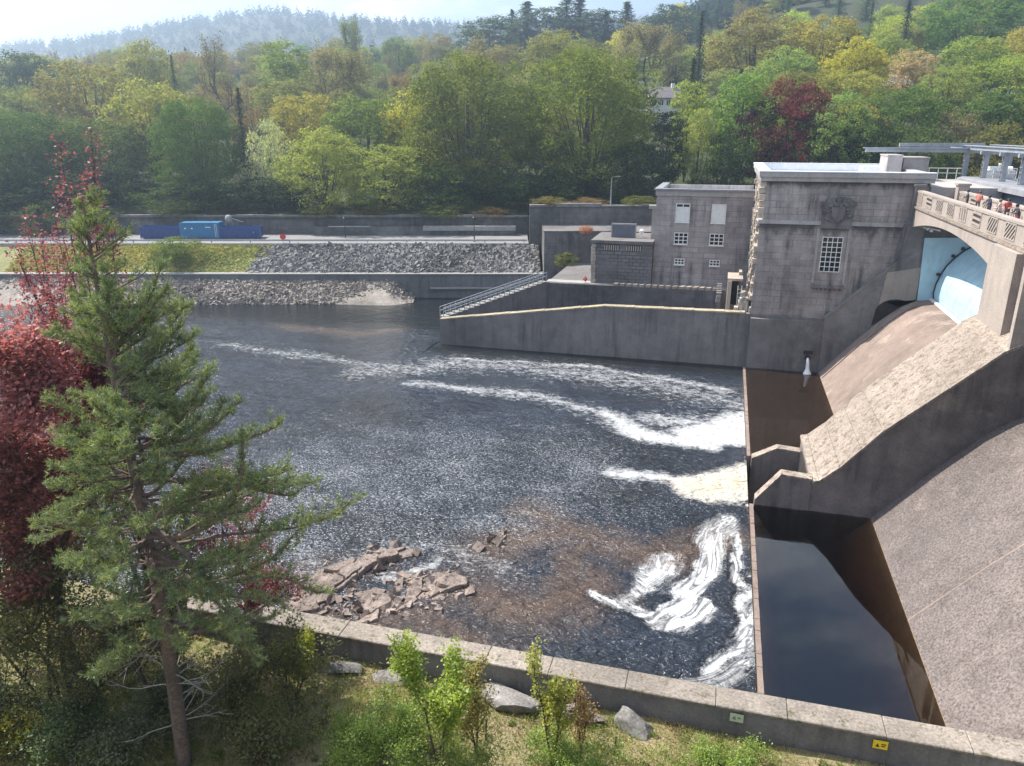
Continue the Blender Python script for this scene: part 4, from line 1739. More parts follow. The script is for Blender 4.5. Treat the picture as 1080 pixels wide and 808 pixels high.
# ================================================================== NEAR WALL, ROCKS
nw = empty('river_parapet_wall', (-4, 24.5, 1.9), 'broad-topped concrete wall running across the foreground along the pool', 'wall')
m = MB()
m.box(-24, 24.02, -3.8, 26.5, 24.98, 2.86)
local(m.build('wall', M['dark_concrete'], nw), nw)
m = MB()
rr = random.Random(9)
x = -24
while x < 26.4:
    l_ = 2.4 + 1.2 * rr.random()
    x2 = min(x + l_, 26.55)
    dz = .012 * rr.random()
    m.box(x + .006, 23.96 - .02 * rr.random(), 2.865, x2 - .006, 25.04, 3.0 + dz)
    x = x2
local(m.build('coping', M['wall_top'], nw, bevel=.03), nw)


def text_mesh(s, size, mat, parent, loc, rot, name='lettering'):
    cu = bpy.data.curves.new(name, 'FONT')
    cu.body = s
    cu.size = size
    cu.align_x = 'CENTER'
    cu.align_y = 'CENTER'
    cu.extrude = .003
    tmp = bpy.data.objects.new(name + '_tmp', cu)
    col.objects.link(tmp)
    dg = bpy.context.evaluated_depsgraph_get()
    me = bpy.data.meshes.new_from_object(tmp.evaluated_get(dg))
    bpy.data.objects.remove(tmp)
    me.materials.clear()
    me.materials.append(mat)
    o = bpy.data.objects.new(name, me)
    link(o, parent)
    o.location = loc
    o.rotation_euler = rot
    return o


for x, mat, label, z in ((6.8, 'yellow_sign', 'small yellow notice plate fixed to the near wall', 2.62), (1.95, 'green_sign', 'small faded pale green notice plate fixed to the near wall', 2.62)):
    t = empty('notice_plate', (x, 23.93, z), label, 'notice')
    m = MB()
    m.box(-.24, 0, -.17, .24, .025, .17)
    m.build('plate', M[mat], t)
    m = MB()                                        # illegible dark print
    if mat == 'yellow_sign':
        m.prism([(-.16, -.09), (-.02, -.09), (-.09, .06)], 'y', -.006, -.001)
        m.box(.02, -.006, .02, .18, -.001, .06)
        m.box(.02, -.006, -.06, .16, -.001, -.02)
    else:
        m.prism([(-.16, -.06), (-.02, -.09), (-.05, .07), (-.12, .05)], 'y', -.006, -.001)
        m.box(.03, -.006, -.02, .14, -.001, .05)
    m.build('printed_mark', M['ink'] if mat == 'yellow_sign' else M['lead'], t)


def rock_mesh(name, sx, sy, sz, seed, mat, sub=3, rough=.28, flat=.0):
    import bmesh
    bm = bmesh.new()
    bmesh.ops.create_icosphere(bm, subdivisions=sub, radius=1)
    rg = np.random.default_rng(seed)
    co = np.array([v.co[:] for v in bm.verts])
    # facet: cut by random planes
    for k in range(22):
        nrm = unit(rg.normal(0, 1, 3))
        d = .48 + .38 * rg.random()
        over = np.maximum(co @ nrm - d, 0)
        co = co - over[:, None] * nrm * .92
    co += rough * .3 * np.stack([fbm(co[:, 0] * 4 + i, co[:, 1] * 4 + co[:, 2] * 3, seed + i, 3) for i in range(3)], -1) * .4
    co *= np.array([sx, sy, sz])
    for v, c in zip(bm.verts, co):
        v.co = c
    me = bpy.data.meshes.new(name)
    bm.to_mesh(me)
    bm.free()
    me.materials.append(mat)
    return me


for (u, v, sx, sy, sz, rz, label) in (
        (362, 701, .85, .5, .34, .2, 'low grey boulder nearest the pine at the foot of the near wall'),
        (415, 706, 1.15, .45, .26, -.1, 'long flat grey rock beside the low grey boulder under the wall'),
        (541, 730, 1.5, .62, .36, -.2, 'broad grey rock behind the taller yellow-green saplings'),
        (616, 747, 1.0, .5, .26, .1, 'brownish half-buried rock between the red-tipped sapling and the last boulder'),
        (668, 759, 1.1, .66, .42, -.35, 'large pale grey boulder farthest along the near wall')):
    p = at(u, v, 'z', 2.15)
    o = bpy.data.objects.new('boulder', rock_mesh('boulder', sx * 1.25, sy * 1.1, sz * 1.15, int(u), M['rock'], 4))
    link(o)
    o.location = (p[0], min(p[1], 23.3), 1.98)
    o.rotation_euler = (0, 0, rz)
    tag(o, label, 'boulder')

# rock outcrop at the water's edge: tilted beds
ox, oy = np.meshgrid(np.linspace(-21, -10.5, 260), np.linspace(27.2, 39, 280))
ln = wp([(318, 638), (350, 612), (395, 592), (432, 585)])
ln2 = wp([(330, 655), (380, 645), (430, 628), (478, 616)])
ln3 = wp([(512, 580), (525, 570), (534, 562)])
jx = ox + .35 * fbm(ox * 1.3, oy * 1.3, 41, 4)
jy = oy + .35 * fbm(ox * 1.3, oy * 1.3, 42, 4)
h = np.full(ox.shape, -.9)
rag = .30 * fbm(ox * 1.5, oy * 1.5, 48, 5) + .12
for L, w_, hh_ in ((ln, 1.35, .15), (ln2, 1.9, .0), (ln3, .45, .0)):
    d_, t_ = poly_dist(jx, jy, L)
    core_ = 1 - (d_ + rag) / (w_ * (1.1 - .55 * t_))
    h = np.maximum(h, -.9 + (hh_ + .9) * sstep(core_, 0, .22))
wxr = ox + .25 * fbm(ox * 1.1, oy * 1.1, 43, 4)
wyr = oy + .25 * fbm(ox * 1.1, oy * 1.1, 46, 4)
across = wxr * .90 - wyr * .44                       # beds dip across, break along
along = wxr * .44 + wyr * .90
bed = np.floor(across * 1.25 + .25 * np.sin(along * .9))
blk = np.floor(along * .62 + bed * .37 + .3 * np.sin(across * 2.1))
hsh = np.modf(np.sin(bed * 12.9898 + blk * 78.233) * 43758.5453)[0]
fb_ = (across * 1.25 + .25 * np.sin(along * .9)) - bed
fa_ = np.modf(along * .62 + bed * .37 + .3 * np.sin(across * 2.1) + 100)[0]
crack = np.minimum(sstep(fb_, 0, .07), 1) * sstep(np.minimum(fa_, 1 - fa_), 0, .035)
h = h + (.13 * (1 - fb_) - .10 + .20 * hsh + .05 * fbm(ox * 4.5, oy * 4.5, 44, 4) + .10 * fbm(ox * .8, oy * .8, 49, 3) - .24 * (1 - crack)) * (h > -.5)
ro = grid_mesh('rock_outcrop', ox, oy, h, M['rock_wet'], kind=None, smooth=False)
rgk = np.random.default_rng(91)
pk = []
for L, cnt, w_ in ((ln, 120, 1.5), (ln2, 150, 1.9), (ln3, 26, .6)):
    for k in range(cnt):
        i_ = rgk.integers(0, len(L) - 1)
        q_ = L[i_] + (L[i_ + 1] - L[i_]) * rgk.random() + rgk.normal(0, w_ * .55, 2)
        if q_[1] > 25.6:
            pk.append((q_[0], q_[1], -.16 + .05 * rgk.random()))
bk_ = stones('broken_rock', np.array(pk), .14, .62, M['rock_wet'], 92, None, None)
bk_.parent = ro
tag(ro, 'low brown layered rock ledge breaking the water beside the near wall', 'rock outcrop')


# ================================================================== PEOPLE on the bridge
def person(x, y, rz, top, legs, hair, label, lean=0.0, arm=0.3, red=False):
    import bmesh
    J = {'pel': (0, 0, .95), 'sp': (0, .0, 1.15), 'ch': (0, .02 + lean * .3, 1.36), 'nk': (0, .03 + lean * .5, 1.50), 'hd': (0, .05 + lean * .6, 1.60), 'tp': (0, .05 + lean * .6, 1.72)}
    for s, n in ((-1, 'l'), (1, 'r')):
        J['hip' + n] = (.1 * s, 0, .90)
        J['kn' + n] = (.105 * s, .02, .50)
        J['an' + n] = (.11 * s, -.01, .09)
        J['to' + n] = (.12 * s, .16, .04)
        J['sh' + n] = (.19 * s, .02 + lean * .4, 1.42)
        J['el' + n] = (.25 * s, .02 + arm * .35 + lean * .3, 1.16)
        J['wr' + n] = (.20 * s, .08 + arm + lean * .3, 1.04 + arm * .25)
        J['ha' + n] = (.18 * s, .14 + arm + lean * .3, 1.03 + arm * .3)
    rad = dict(pel=.15, sp=.14, ch=.165, nk=.058, hd=.095, tp=.085)
    for n in 'lr':
        rad.update({'hip' + n: .095, 'kn' + n: .062, 'an' + n: .045, 'to' + n: .038, 'sh' + n: .065, 'el' + n: .045, 'wr' + n: .034, 'ha' + n: .04})
    E = [('pel', 'sp'), ('sp', 'ch'), ('ch', 'nk'), ('nk', 'hd'), ('hd', 'tp')]
    for n in 'lr':
        E += [('pel', 'hip' + n), ('hip' + n, 'kn' + n), ('kn' + n, 'an' + n), ('an' + n, 'to' + n), ('ch', 'sh' + n), ('sh' + n, 'el' + n), ('el' + n, 'wr' + n), ('wr' + n, 'ha' + n)]
    keys = list(J)
    # fingers and thumb, short tapered chains from each hand
    for n, s in (('l', -1), ('r', 1)):
        hx, hy, hz = J['ha' + n]
        for k in range(4):
            a = 'f%d%s' % (k, n)
            J[a] = (hx + (k - 1.5) * .02, hy + .05, hz - .015)
            J[a + 'x'] = (hx + (k - 1.5) * .022, hy + .085 - abs(k - 1.4) * .008, hz - .045)
            rad[a] = .009
            rad[a + 'x'] = .008
            E += [('ha' + n, a), (a, a + 'x')]
        J['th' + n] = (hx - s * .05, hy + .02, hz - .01)
        rad['th' + n] = .010
        E += [('ha' + n, 'th' + n)]
    keys = list(J)
    me = bpy.data.meshes.new('person_src')
    me.from_pydata([J[k] for k in keys], [(keys.index(a), keys.index(b)) for a, b in E], [])
    tmp = bpy.data.objects.new('person_tmp', me)
    col.objects.link(tmp)
    sk = tmp.modifiers.new('skin', 'SKIN')
    for i, k in enumerate(keys):
        r0 = rad[k]
        me.skin_vertices[0].data[i].radius = (r0 * (1.25 if k in ('ch', 'pel', 'sp') else 1), r0 * (.8 if k in ('ch', 'pel', 'sp') else 1))
    me.skin_vertices[0].data[0].use_root = True
    ss = tmp.modifiers.new('sub', 'SUBSURF')
    ss.levels = ss.render_levels = 1
    dg = bpy.context.evaluated_depsgraph_get()
    bm_ = bpy.data.meshes.new_from_object(tmp.evaluated_get(dg))
    bpy.data.objects.remove(tmp)
    bm_.name = 'person'
    # face: nose and brow pulled out of the head
    for v in bm_.vertices:
        c = v.co
        if c.z > 1.55 and c.y > J['hd'][1] + .05 and abs(c.x) < .03 and c.z < 1.66:
            v.co.y += .022
    bm_.materials.clear()
    for mm_ in (plain('cloth_top', top, .9), plain('cloth_legs', legs, .9), plain('skin', (.5, .33, .26), .6, dirt=0)):
        bm_.materials.append(mm_)
    for p_ in bm_.polygons:
        z_ = p_.center.z
        hand = abs(p_.center.x) > .12 and p_.center.y > .06 + arm * .9 + lean * .3
        p_.material_index = 2 if (z_ > 1.49 or hand) else (1 if z_ < .98 else 0)
        p_.use_smooth = True
    o = bpy.data.objects.new('person', bm_)
    link(o)
    o.location = (x, y, 16.85)
    o.rotation_euler = (0, 0, rz)
    tag(o, label, 'person', 'people on the dam footbridge')
    h_ = MB()
    cy = J['hd'][1]
    h_.lathe([(.100, -.04), (.112, .03), (.104, .09), (.07, .135), (.01, .15)], (0, cy - .018, 1.61), 12)
    h_.build('hair', plain('hair', hair, .7, dirt=0), o, smooth=True)
    e_ = MB()
    for s in (-1, 1):
        e_.lathe([(.002, -.012), (.012, 0), (.002, .012)], (s * .034, cy + .088, 1.635), 6)
    e_.build('eyes', M['ink'], o, smooth=True)
    e_ = MB()
    e_.box(-.026, cy + .084, 1.565, .026, cy + .094, 1.573)
    e_.build('mouth', plain('lips', (.35, .14, .12), .6, dirt=0), o)
    return o


def pY(u, x, z=18.3):
    """distance along the bridge of the person seen at photo column u"""
    best = None
    for y in np.arange(48, 80, .05):
        q = np.array([x, y, z]) - O
        xx_ = cY * q[0] + sY * q[1]
        yy_ = -sY * q[0] + cY * q[1]
        dep = yy_ * math.cos(PITCH) - q[2] * math.sin(PITCH)
        uu = CX + FPX * xx_ / dep
        if best is None or abs(uu - u) < best[0]:
            best = (abs(uu - u), y)
    return best[1]


person(19.0, pY(1021.5, 19.0), R(80), (.09, .095, .10), (.05, .05, .06), (.03, .025, .02), 'person in dark grey clothes standing alone at the far end of the group')
person(19.4, pY(1033, 19.4), R(-40), (.45, .16, .12), (.10, .09, .09), (.10, .06, .03), 'person in a dull red top next along from the lone dark figure', .1, .2)
person(19.0, pY(1045, 19.0), R(110), (.05, .055, .07), (.06, .06, .08), (.03, .02, .02), 'person in a dark jacket leaning between the two in red', .12, .35)
person(18.6, pY(1056, 18.6), R(60), (.55, .40, .36), (.20, .18, .2), (.16, .10, .05), 'person in a pale pink top near the middle of the parapet', .05, .25)
person(19.3, pY(1064, 19.3), R(150), (.40, .08, .07), (.08, .08, .10), (.04, .03, .02), 'person in a bright red top beside the pale pink one', .1, .3)
person(18.5, pY(1075, 18.5), R(100), (.07, .06, .07), (.30, .06, .06), (.02, .02, .02), 'person in a black top and red trousers closest to the pier', .18, .35)


# ================================================================== TREES
def tubes_np(segs, n=6):
    """segs: list of (pts, radii)"""
    mb = MB()
    for pts, rad in segs:
        mb.tube(pts, rad, n, cap=False)
    return mb


def trunk_mesh(name, segs, mat, n=6):
    mb = tubes_np(segs, n)
    me = bpy.data.meshes.new(name)
    me.from_pydata(mb.v, [], mb.f)
    me.polygons.foreach_set('use_smooth', [True] * len(me.polygons))
    me.materials.append(mat)
    return me


def broadleaf(seed, h=20., r=8., base=.22, lobes=13, clumps=22, leaves=30, leaf=.5, top=1.0, col_r=1.0, droop=.0, fill=.25, ls=.42):
    """crown of overlapping lobes, each a shell of leaf clumps"""
    rg = np.random.default_rng(seed)
    cz = h * (base + 1) / 2
    hz = h * (1 - base) / 2
    P, N, T = [], [], []
    segs = []
    lob = []
    for i in range(lobes):
        k = (i + .5) / lobes
        zz_ = 1 - 2 * k
        a = i * 2.39996 + rg.normal(0, .3)
        rr_ = math.sqrt(max(0, 1 - zz_ * zz_)) ** .8
        q = (1.0 - ls) * (.92 + .3 * rg.random())
        c = np.array([r * q * rr_ * math.cos(a) * col_r, r * q * rr_ * math.sin(a) * col_r, cz + hz * .68 * zz_ * top])
        lr = (ls + .2 * rg.random()) * min(r, hz * 1.2)
        lob.append((c, lr))
    lob.append((np.array([0, 0, cz + hz * .25]), .5 * min(r, hz)))
    for c, lr in lob:
        d = unit(rg.normal(0, 1, (clumps, 3)) + np.array([0, 0, .35]) + unit(c - np.array([0, 0, cz])) * .55)
        cc = c + d * lr * (.75 + .35 * rg.random((clumps, 1))) * np.array([1, 1, .82])
        for j in range(clumps):
            cs = lr * (.22 + .16 * rg.random())
            o = rg.normal(0, 1, (leaves, 3))
            o = unit(o) * (rg.random((leaves, 1)) ** .4) * cs * np.array([1.25, 1.25, .8])
            p = cc[j] + o
            p[:, 2] -= droop * np.hypot(o[:, 0], o[:, 1])
            P.append(p)
            N.append(unit(o) * .8 + d[j] * .8 + np.array([0, 0, .7]))
            T.append(np.clip(.5 + rg.normal(0, .16) + rg.normal(0, .15, leaves), 0, 1))
        tr = np.array([rg.normal(0, .2), rg.normal(0, .2), h * base * (.7 + .5 * rg.random())])
        mid = (tr + c) / 2 + rg.normal(0, .5, 3)
        segs.append(([tr, mid, c], [.16 * r / 8, .1 * r / 8, .03]))
    P = np.concatenate(P)
    N = np.concatenate(N)
    T = np.concatenate(T)
    v = leaf_verts(P, N, np.full(len(P), leaf), rg)
    crown = quads_mesh('crown', v, T, M['leaf'])
    segs.insert(0, ([(0, 0, -1.5), (.1, 0, h * .12), (0, .1, h * .4), (0, 0, h * .75)], [.5 * r / 8, .38 * r / 8, .28 * r / 8, .08]))
    return trunk_mesh('trunk', segs, M['bark']), crown, h, r


def conifer(seed, h=22., r=4.2, tiers=64, per=9, base=.06, leaf=.62, droop=.4):
    rg = np.random.default_rng(seed)
    P, N, T = [], [], []
    for i in range(tiers):
        t = (i + rg.random()) / tiers
        z0 = h * (base + (1 - base) * t)
        rr_ = r * (1 - t) ** .85 * (.75 + .45 * rg.random()) + .15
        for b in range(per):
            a = rg.random() * 6.28
            z0 = h * (base + (1 - base) * t) + rg.normal(0, .28)
            L = rr_ * (.7 + .4 * rg.random())
            m_ = max(3, int(L / .42))
            s = np.linspace(.12, 1, m_)
            x = L * s
            z = z0 + .12 * L - droop * L * s ** 1.6
            p = np.stack([x * math.cos(a), x * math.sin(a), z], -1) + rg.normal(0, .1, (m_, 3))
            P.append(p)
            N.append(np.tile([0.25 * math.cos(a), .25 * math.sin(a), 1.0], (m_, 1)))
            T.append(np.clip(.45 + .25 * s + rg.normal(0, .15, m_), 0, 1))
    P = np.concatenate(P)
    v = leaf_verts(P, np.concatenate(N), np.full(len(P), leaf), rg, .45, .5)
    crown = quads_mesh('crown', v, np.concatenate(T), M['leaf'])
    return trunk_mesh('trunk', [([(0, 0, -1.5), (0, 0, h * .5), (0, 0, h)], [.32, .2, .03])], M['bark']), crown, h, r


def branchy(seed, h=20., r=7., leaves=5200, leaf=.34, levels=4, spread=.62, up=.35):
    """open-crowned tree just coming into leaf: the limbs show through"""
    rg = np.random.default_rng(seed)
    segs, tips = [], []

    def grow(p, d, L, rad, lv):
        n_ = 4
        pts = [p.copy()]
        dd = d.copy()
        for i in range(n_):
            dd = unit(dd + rg.normal(0, .13, 3) + np.array([0, 0, .05]))
            pts.append(pts[-1] + dd * L / n_)
        segs.append((pts, list(np.linspace(rad, rad * .55, n_ + 1))))
        if lv >= 2:
            tips.extend(pts[1:])
        if lv == levels:
            return
        k = rg.integers(3, 5)
        for j in range(k):
            a = rg.random() * 6.28
            side = unit(np.cross(dd, rg.normal(0, 1, 3)))
            nd = unit(dd * (1 - spread) + side * spread + np.array([0, 0, up * .4]))
            st = pts[-1] if j == 0 else pts[rg.integers(2, n_ + 1)]
            grow(np.array(st), nd, L * (.62 + .2 * rg.random()), rad * .52, lv + 1)
    grow(np.array([0, 0, -1.0]), np.array([0, 0, 1.0]), h * .36, .38, 0)
    tips = np.array(tips)
    sc = np.array([r / np.percentile(np.hypot(tips[:, 0], tips[:, 1]), 97)] * 2 + [h / tips[:, 2].max()])
    segs = [([np.array(q) * sc for q in pts], rad) for pts, rad in segs]
    tips = tips * sc
    idx = rg.integers(0, len(tips), leaves)
    P = tips[idx] + rg.normal(0, .42, (leaves, 3))
    v = leaf_verts(P, rg.normal(0, 1, (leaves, 3)), np.full(leaves, leaf), rg)
    crown = quads_mesh('crown', v, np.clip(.5 + rg.normal(0, .25, leaves), 0, 1), M['leaf'])
    return trunk_mesh('trunk', segs, M['bark'], 4), crown, h, r


PROTO = {
    'round': [broadleaf(101, lobes=26, clumps=16, base=.08, ls=.34), broadleaf(102, lobes=30, clumps=16, base=.05, ls=.32), broadleaf(103, r=7, lobes=22, clumps=18, leaf=.45, base=.1, ls=.36)],
    'big': [broadleaf(111, h=27, r=11, base=-.04, lobes=46, clumps=22, leaves=30, leaf=.46, ls=.30), broadleaf(112, h=27, r=11, base=-.06, lobes=50, clumps=22, leaves=30, leaf=.46, ls=.28)],
    'column': [broadleaf(121, h=22, r=4.6, base=.05, lobes=20, clumps=16, leaves=24, leaf=.42, droop=.25), broadleaf(122, h=22, r=5.2, base=.04, lobes=22, clumps=16, leaves=24, leaf=.42, droop=.3)],
    'bush': [broadleaf(131, h=9, r=6, base=-.15, lobes=13, clumps=18, leaves=26, leaf=.42), broadleaf(132, h=9, r=6.5, base=-.15, lobes=12, clumps=18, leaves=26, leaf=.4)],
    'conifer': [conifer(141), conifer(142, r=4.8, droop=.45), conifer(143, h=24, r=3.4)],
    'open': [branchy(151), branchy(152, leaves=6500), branchy(153, leaves=3200, h=21)],
}
used_proto = {}


def set_col(o, c):
    o.color = (*c, 1)


def plant_tree(name, kind, k, loc, h, r, colr, label, cat='tree', group=None, rz=None):
    tm, cm_, h0, r0 = PROTO[kind][k % len(PROTO[kind])]
    t = empty(name, loc, label, cat, group, rng.random() * 6.28 if rz is None else rz)
    t.scale = (r / r0, r / r0, h / h0)
    a = bpy.data.objects.new('trunk', tm)
    link(a, t)
    b = bpy.data.objects.new('crown', cm_)
    link(b, t)
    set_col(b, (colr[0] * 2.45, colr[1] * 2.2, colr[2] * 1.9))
    return t


taken = []                                     # (U, V, radius) of placed trees


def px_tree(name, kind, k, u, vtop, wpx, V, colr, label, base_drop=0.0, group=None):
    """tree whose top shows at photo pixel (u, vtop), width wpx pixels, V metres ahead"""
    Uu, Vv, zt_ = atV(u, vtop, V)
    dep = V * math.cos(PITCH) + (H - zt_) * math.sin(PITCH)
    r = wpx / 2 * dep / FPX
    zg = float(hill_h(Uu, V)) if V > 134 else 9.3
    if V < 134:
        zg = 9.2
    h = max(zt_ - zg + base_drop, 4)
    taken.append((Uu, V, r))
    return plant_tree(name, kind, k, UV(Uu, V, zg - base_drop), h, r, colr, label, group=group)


G_DARK = (0.044, 0.077, 0.031)
G_MID = (.085, .112, .042)
G_LIGHT = (.138, .172, .068)
G_BRIGHT = (.150, .180, .062)
G_OLIVE = (0.152, 0.167, 0.061)
G_YEL = (0.23, 0.23, 0.061)
G_BROWN = (.118, .118, .082)
_unused = (0.189, 0.147, 0.091)
G_GREY = (0.13, 0.15, 0.111)
G_BLUE = (.032, .056, .042)

# front rank along the retaining wall, left to right
px_tree('broadleaf_tree', 'big', 0, 12, 112, 120, 146, G_DARK, 'dark green round tree at the far left edge behind the red beech shoots')
px_tree('broadleaf_tree', 'big', 1, 92, 122, 110, 150, (.055, .080, .034), 'mid green bushy tree rising behind the pine top')
px_tree('broadleaf_tree', 'round', 1, 152, 84, 80, 160, G_OLIVE, 'tall olive tree between the pine top and the blue containers')
px_tree('broadleaf_tree', 'big', 0, 200, 97, 84, 144, (.048, .085, .030), 'dark green full tree directly behind the blue containers')
px_tree('spruce_tree', 'conifer', 1, 250, 92, 44, 148, (.035, .045, .034), 'narrow dark spruce with a bare lower trunk left of the whitish tree')
px_tree('flowering_tree', 'bush', 0, 281, 135, 46, 143, (.21, .24, .19), 'whitish grey-leaved tree left of the bright green round tree')
px_tree('broadleaf_tree', 'round', 0, 338, 136, 78, 138, G_BRIGHT, 'bright lime-green round tree at the roadside, lower left of the big twin crowns', 2)
px_tree('broadleaf_tree', 'round', 2, 402, 150, 92, 139, (.125, .155, .055), 'low bright green spreading tree next to the lime-green round one', 2)
px_tree('broadleaf_tree', 'round', 1, 440, 92, 66, 160, G_YEL, 'yellowish tree squeezed left of the big twin crowns')
px_tree('broadleaf_tree', 'big', 1, 492, 50, 138, 150, (.078, .098, .032), 'huge domed green tree, left one of the twin crowns in the centre')
px_tree('broadleaf_tree', 'big', 0, 622, 42, 142, 150, (.080, .106, .032), 'huge domed green tree, right one of the twin crowns in the centre')
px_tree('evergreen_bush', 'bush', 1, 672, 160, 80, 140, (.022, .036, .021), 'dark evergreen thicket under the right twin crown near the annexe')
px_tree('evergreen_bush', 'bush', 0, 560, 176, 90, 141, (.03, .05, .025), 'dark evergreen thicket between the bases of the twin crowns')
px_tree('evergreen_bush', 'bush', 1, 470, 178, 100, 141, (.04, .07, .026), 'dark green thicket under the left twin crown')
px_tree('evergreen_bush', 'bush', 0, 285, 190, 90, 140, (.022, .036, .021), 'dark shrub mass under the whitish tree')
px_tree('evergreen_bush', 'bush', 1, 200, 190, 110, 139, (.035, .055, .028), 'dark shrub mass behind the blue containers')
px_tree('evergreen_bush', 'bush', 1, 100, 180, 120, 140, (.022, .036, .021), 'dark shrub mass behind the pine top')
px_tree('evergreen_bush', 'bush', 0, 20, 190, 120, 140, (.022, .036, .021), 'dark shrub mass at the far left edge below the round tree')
px_tree('poplar_tree', 'column', 0, 729, 76, 40, 158, (.155, .195, .06), 'slender bright green columnar tree tallest of the pair above the annexe')
px_tree('poplar_tree', 'column', 1, 706, 110, 46, 150, (.024, .038, .022), 'dark green columnar tree left of the slender bright pair')
px_tree('poplar_tree', 'column', 1, 741, 106, 34, 146, (.165, .20, .075), 'slender pale green columnar tree, shorter of the pair above the annexe')
px_tree('broadleaf_tree', 'column', 1, 788, 66, 66, 152, (.095, .155, .05), 'tall fresh green tree left of the copper beech')
px_tree('copper_beech', 'round', 1, 836, 84, 84, 150, (.075, .022, .030), 'dark maroon copper beech behind the powerhouse roof', 3)
px_tree('willow_tree', 'round', 2, 887, 92, 78, 146, (.105, .155, .065), 'grey-green willowy tree right of the copper beech')
px_tree('broadleaf_tree', 'round', 0, 955, 92, 82, 164, (.055, .095, .032), 'dark green round tree above the roof housings')
px_tree('broadleaf_tree', 'bush', 0, 1012, 124, 52, 156, (.11, .10, .075), 'small brownish tree behind the gantry')
px_tree('broadleaf_tree', 'round', 1, 1060, 96, 84, 160, G_DARK, 'dark green tree behind the right end of the gantry')
px_tree('broadleaf_tree', 'round', 2, 1005, 66, 56, 180, G_LIGHT, 'pale green tree above the small brownish tree')
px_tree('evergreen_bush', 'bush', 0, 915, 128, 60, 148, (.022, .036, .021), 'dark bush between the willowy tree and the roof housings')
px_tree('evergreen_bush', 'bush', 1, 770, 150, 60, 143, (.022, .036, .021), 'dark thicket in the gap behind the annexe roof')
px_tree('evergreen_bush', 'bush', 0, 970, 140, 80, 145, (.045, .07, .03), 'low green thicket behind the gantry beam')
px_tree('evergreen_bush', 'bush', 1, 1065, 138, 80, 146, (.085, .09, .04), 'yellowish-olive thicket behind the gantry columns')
# middle slope
px_tree('broadleaf_tree', 'round', 0, 148, 44, 66, 215, (.13, .14, .06), 'pale olive domed tree standing above the wood on the left')
px_tree('spruce_tree', 'conifer', 2, 180, 58, 20, 205, G_BLUE, 'thin dark spruce just right of the pale olive dome')
px_tree('broadleaf_tree', 'round', 1, 18, 54, 64, 230, G_BLUE, 'bluish dark domed tree near the left edge of the skyline')
px_tree('bare_tree', 'open', 2, 226, 34, 80, 205, (.105, .095, .078), 'brown almost leafless tree left of centre on the slope')
px_tree('broadleaf_tree', 'column', 0, 298, 32, 56, 205, (.10, .14, .055), 'soft green upright tree on the slope above the whitish tree')
px_tree('budding_tree', 'open', 1, 352, 44, 86, 200, G_BROWN, 'brownish budding tree above the lime-green round tree')
px_tree('broadleaf_tree', 'round', 0, 84, 66, 92, 190, (.125, .12, .05), 'yellowish-brown spreading tree on the left slope')
px_tree('budding_tree', 'open', 0, 518, 36, 74, 235, (.125, .115, .065), 'tawny budding tree peeping above the left twin crown')
px_tree('broadleaf_tree', 'round', 1, 590, 30, 70, 240, (.12, .13, .05), 'olive tree showing between and above the twin crowns')
px_tree('budding_tree', 'open', 1, 688, 22, 92, 250, (.122, .116, .085), 'greyish-brown open tree above the right twin crown')
px_tree('spruce_tree', 'conifer', 0, 741, 12, 28, 205, (.022, .034, .036), 'tall very dark spruce above the slender columnar pair')
px_tree('broadleaf_tree', 'round', 0, 800, 12, 96, 235, (.125, .12, .058), 'broad olive-brown tree right of the tall dark spruce')
px_tree('broadleaf_tree', 'round', 2, 872, 14, 78, 225, (.165, .16, .05), 'yellow-olive domed tree on the upper right slope')
px_tree('broadleaf_tree', 'round', 1, 906, 40, 66, 195, (.20, .20, .04), 'bright yellow-green tree right of the yellow-olive dome')
px_tree('broadleaf_tree', 'round', 0, 1032, -12, 96, 255, (.06, .11, .035), 'big deep green tree at the top right corner')
px_tree('broadleaf_tree', 'round', 2, 1030, 36, 76, 205, (.12, .165, .055), 'pale green tree below the deep green corner tree')
px_tree('flowering_tree', 'round', 1, 962, 52, 54, 205, (.22, .19, .145), 'pinkish pale blossoming tree on the upper right slope')
px_tree('broadleaf_tree', 'round', 1, 1074, 30, 66, 215, (.17, .165, .055), 'yellowish tree on the slope at the right edge')
px_tree('spruce_tree', 'conifer', 2, 921, 2, 18, 290, G_BLUE, 'dark narrow spruce high on the right slope')
px_tree('spruce_tree', 'conifer', 1, 960, 0, 34, 240, (.025, .04, .036), 'dark spruce between the yellow-green and pinkish trees')
# conifers standing against the sky
sk_lab = ['leftmost', 'second from the left', 'third from the left', 'tallest', 'fifth from the left', 'sixth from the left', 'seventh from the left', 'eighth from the left', 'ninth from the left', 'rightmost']
for i, (u, v, wpx) in enumerate((u_, v_, w_ * 2.3) for u_, v_, w_ in ((516, 12, 30), (540, 10, 22), (556, 2, 30), (577, 3, 32), (598, -6, 34), (612, -3, 30), (626, 6, 28), (640, 12, 26), (662, 2, 24), (708, 0, 24))):
    px_tree('skyline_conifer', 'conifer' if i % 3 else 'column', i, u, v, wpx, 345 + (i * 37) % 40, (.04, .062, .055), 'blue-green conifer on the central skyline, ' + (sk_lab[i] if i != 4 else 'fifth from the left and highest').replace('tallest', 'fourth from the left'), group='conifers on the central skyline')
px_tree('larch_tree', 'open', 1, 378, 14, 40, 310, (.09, .12, .07), 'wispy green larch poking above the skyline left of centre')

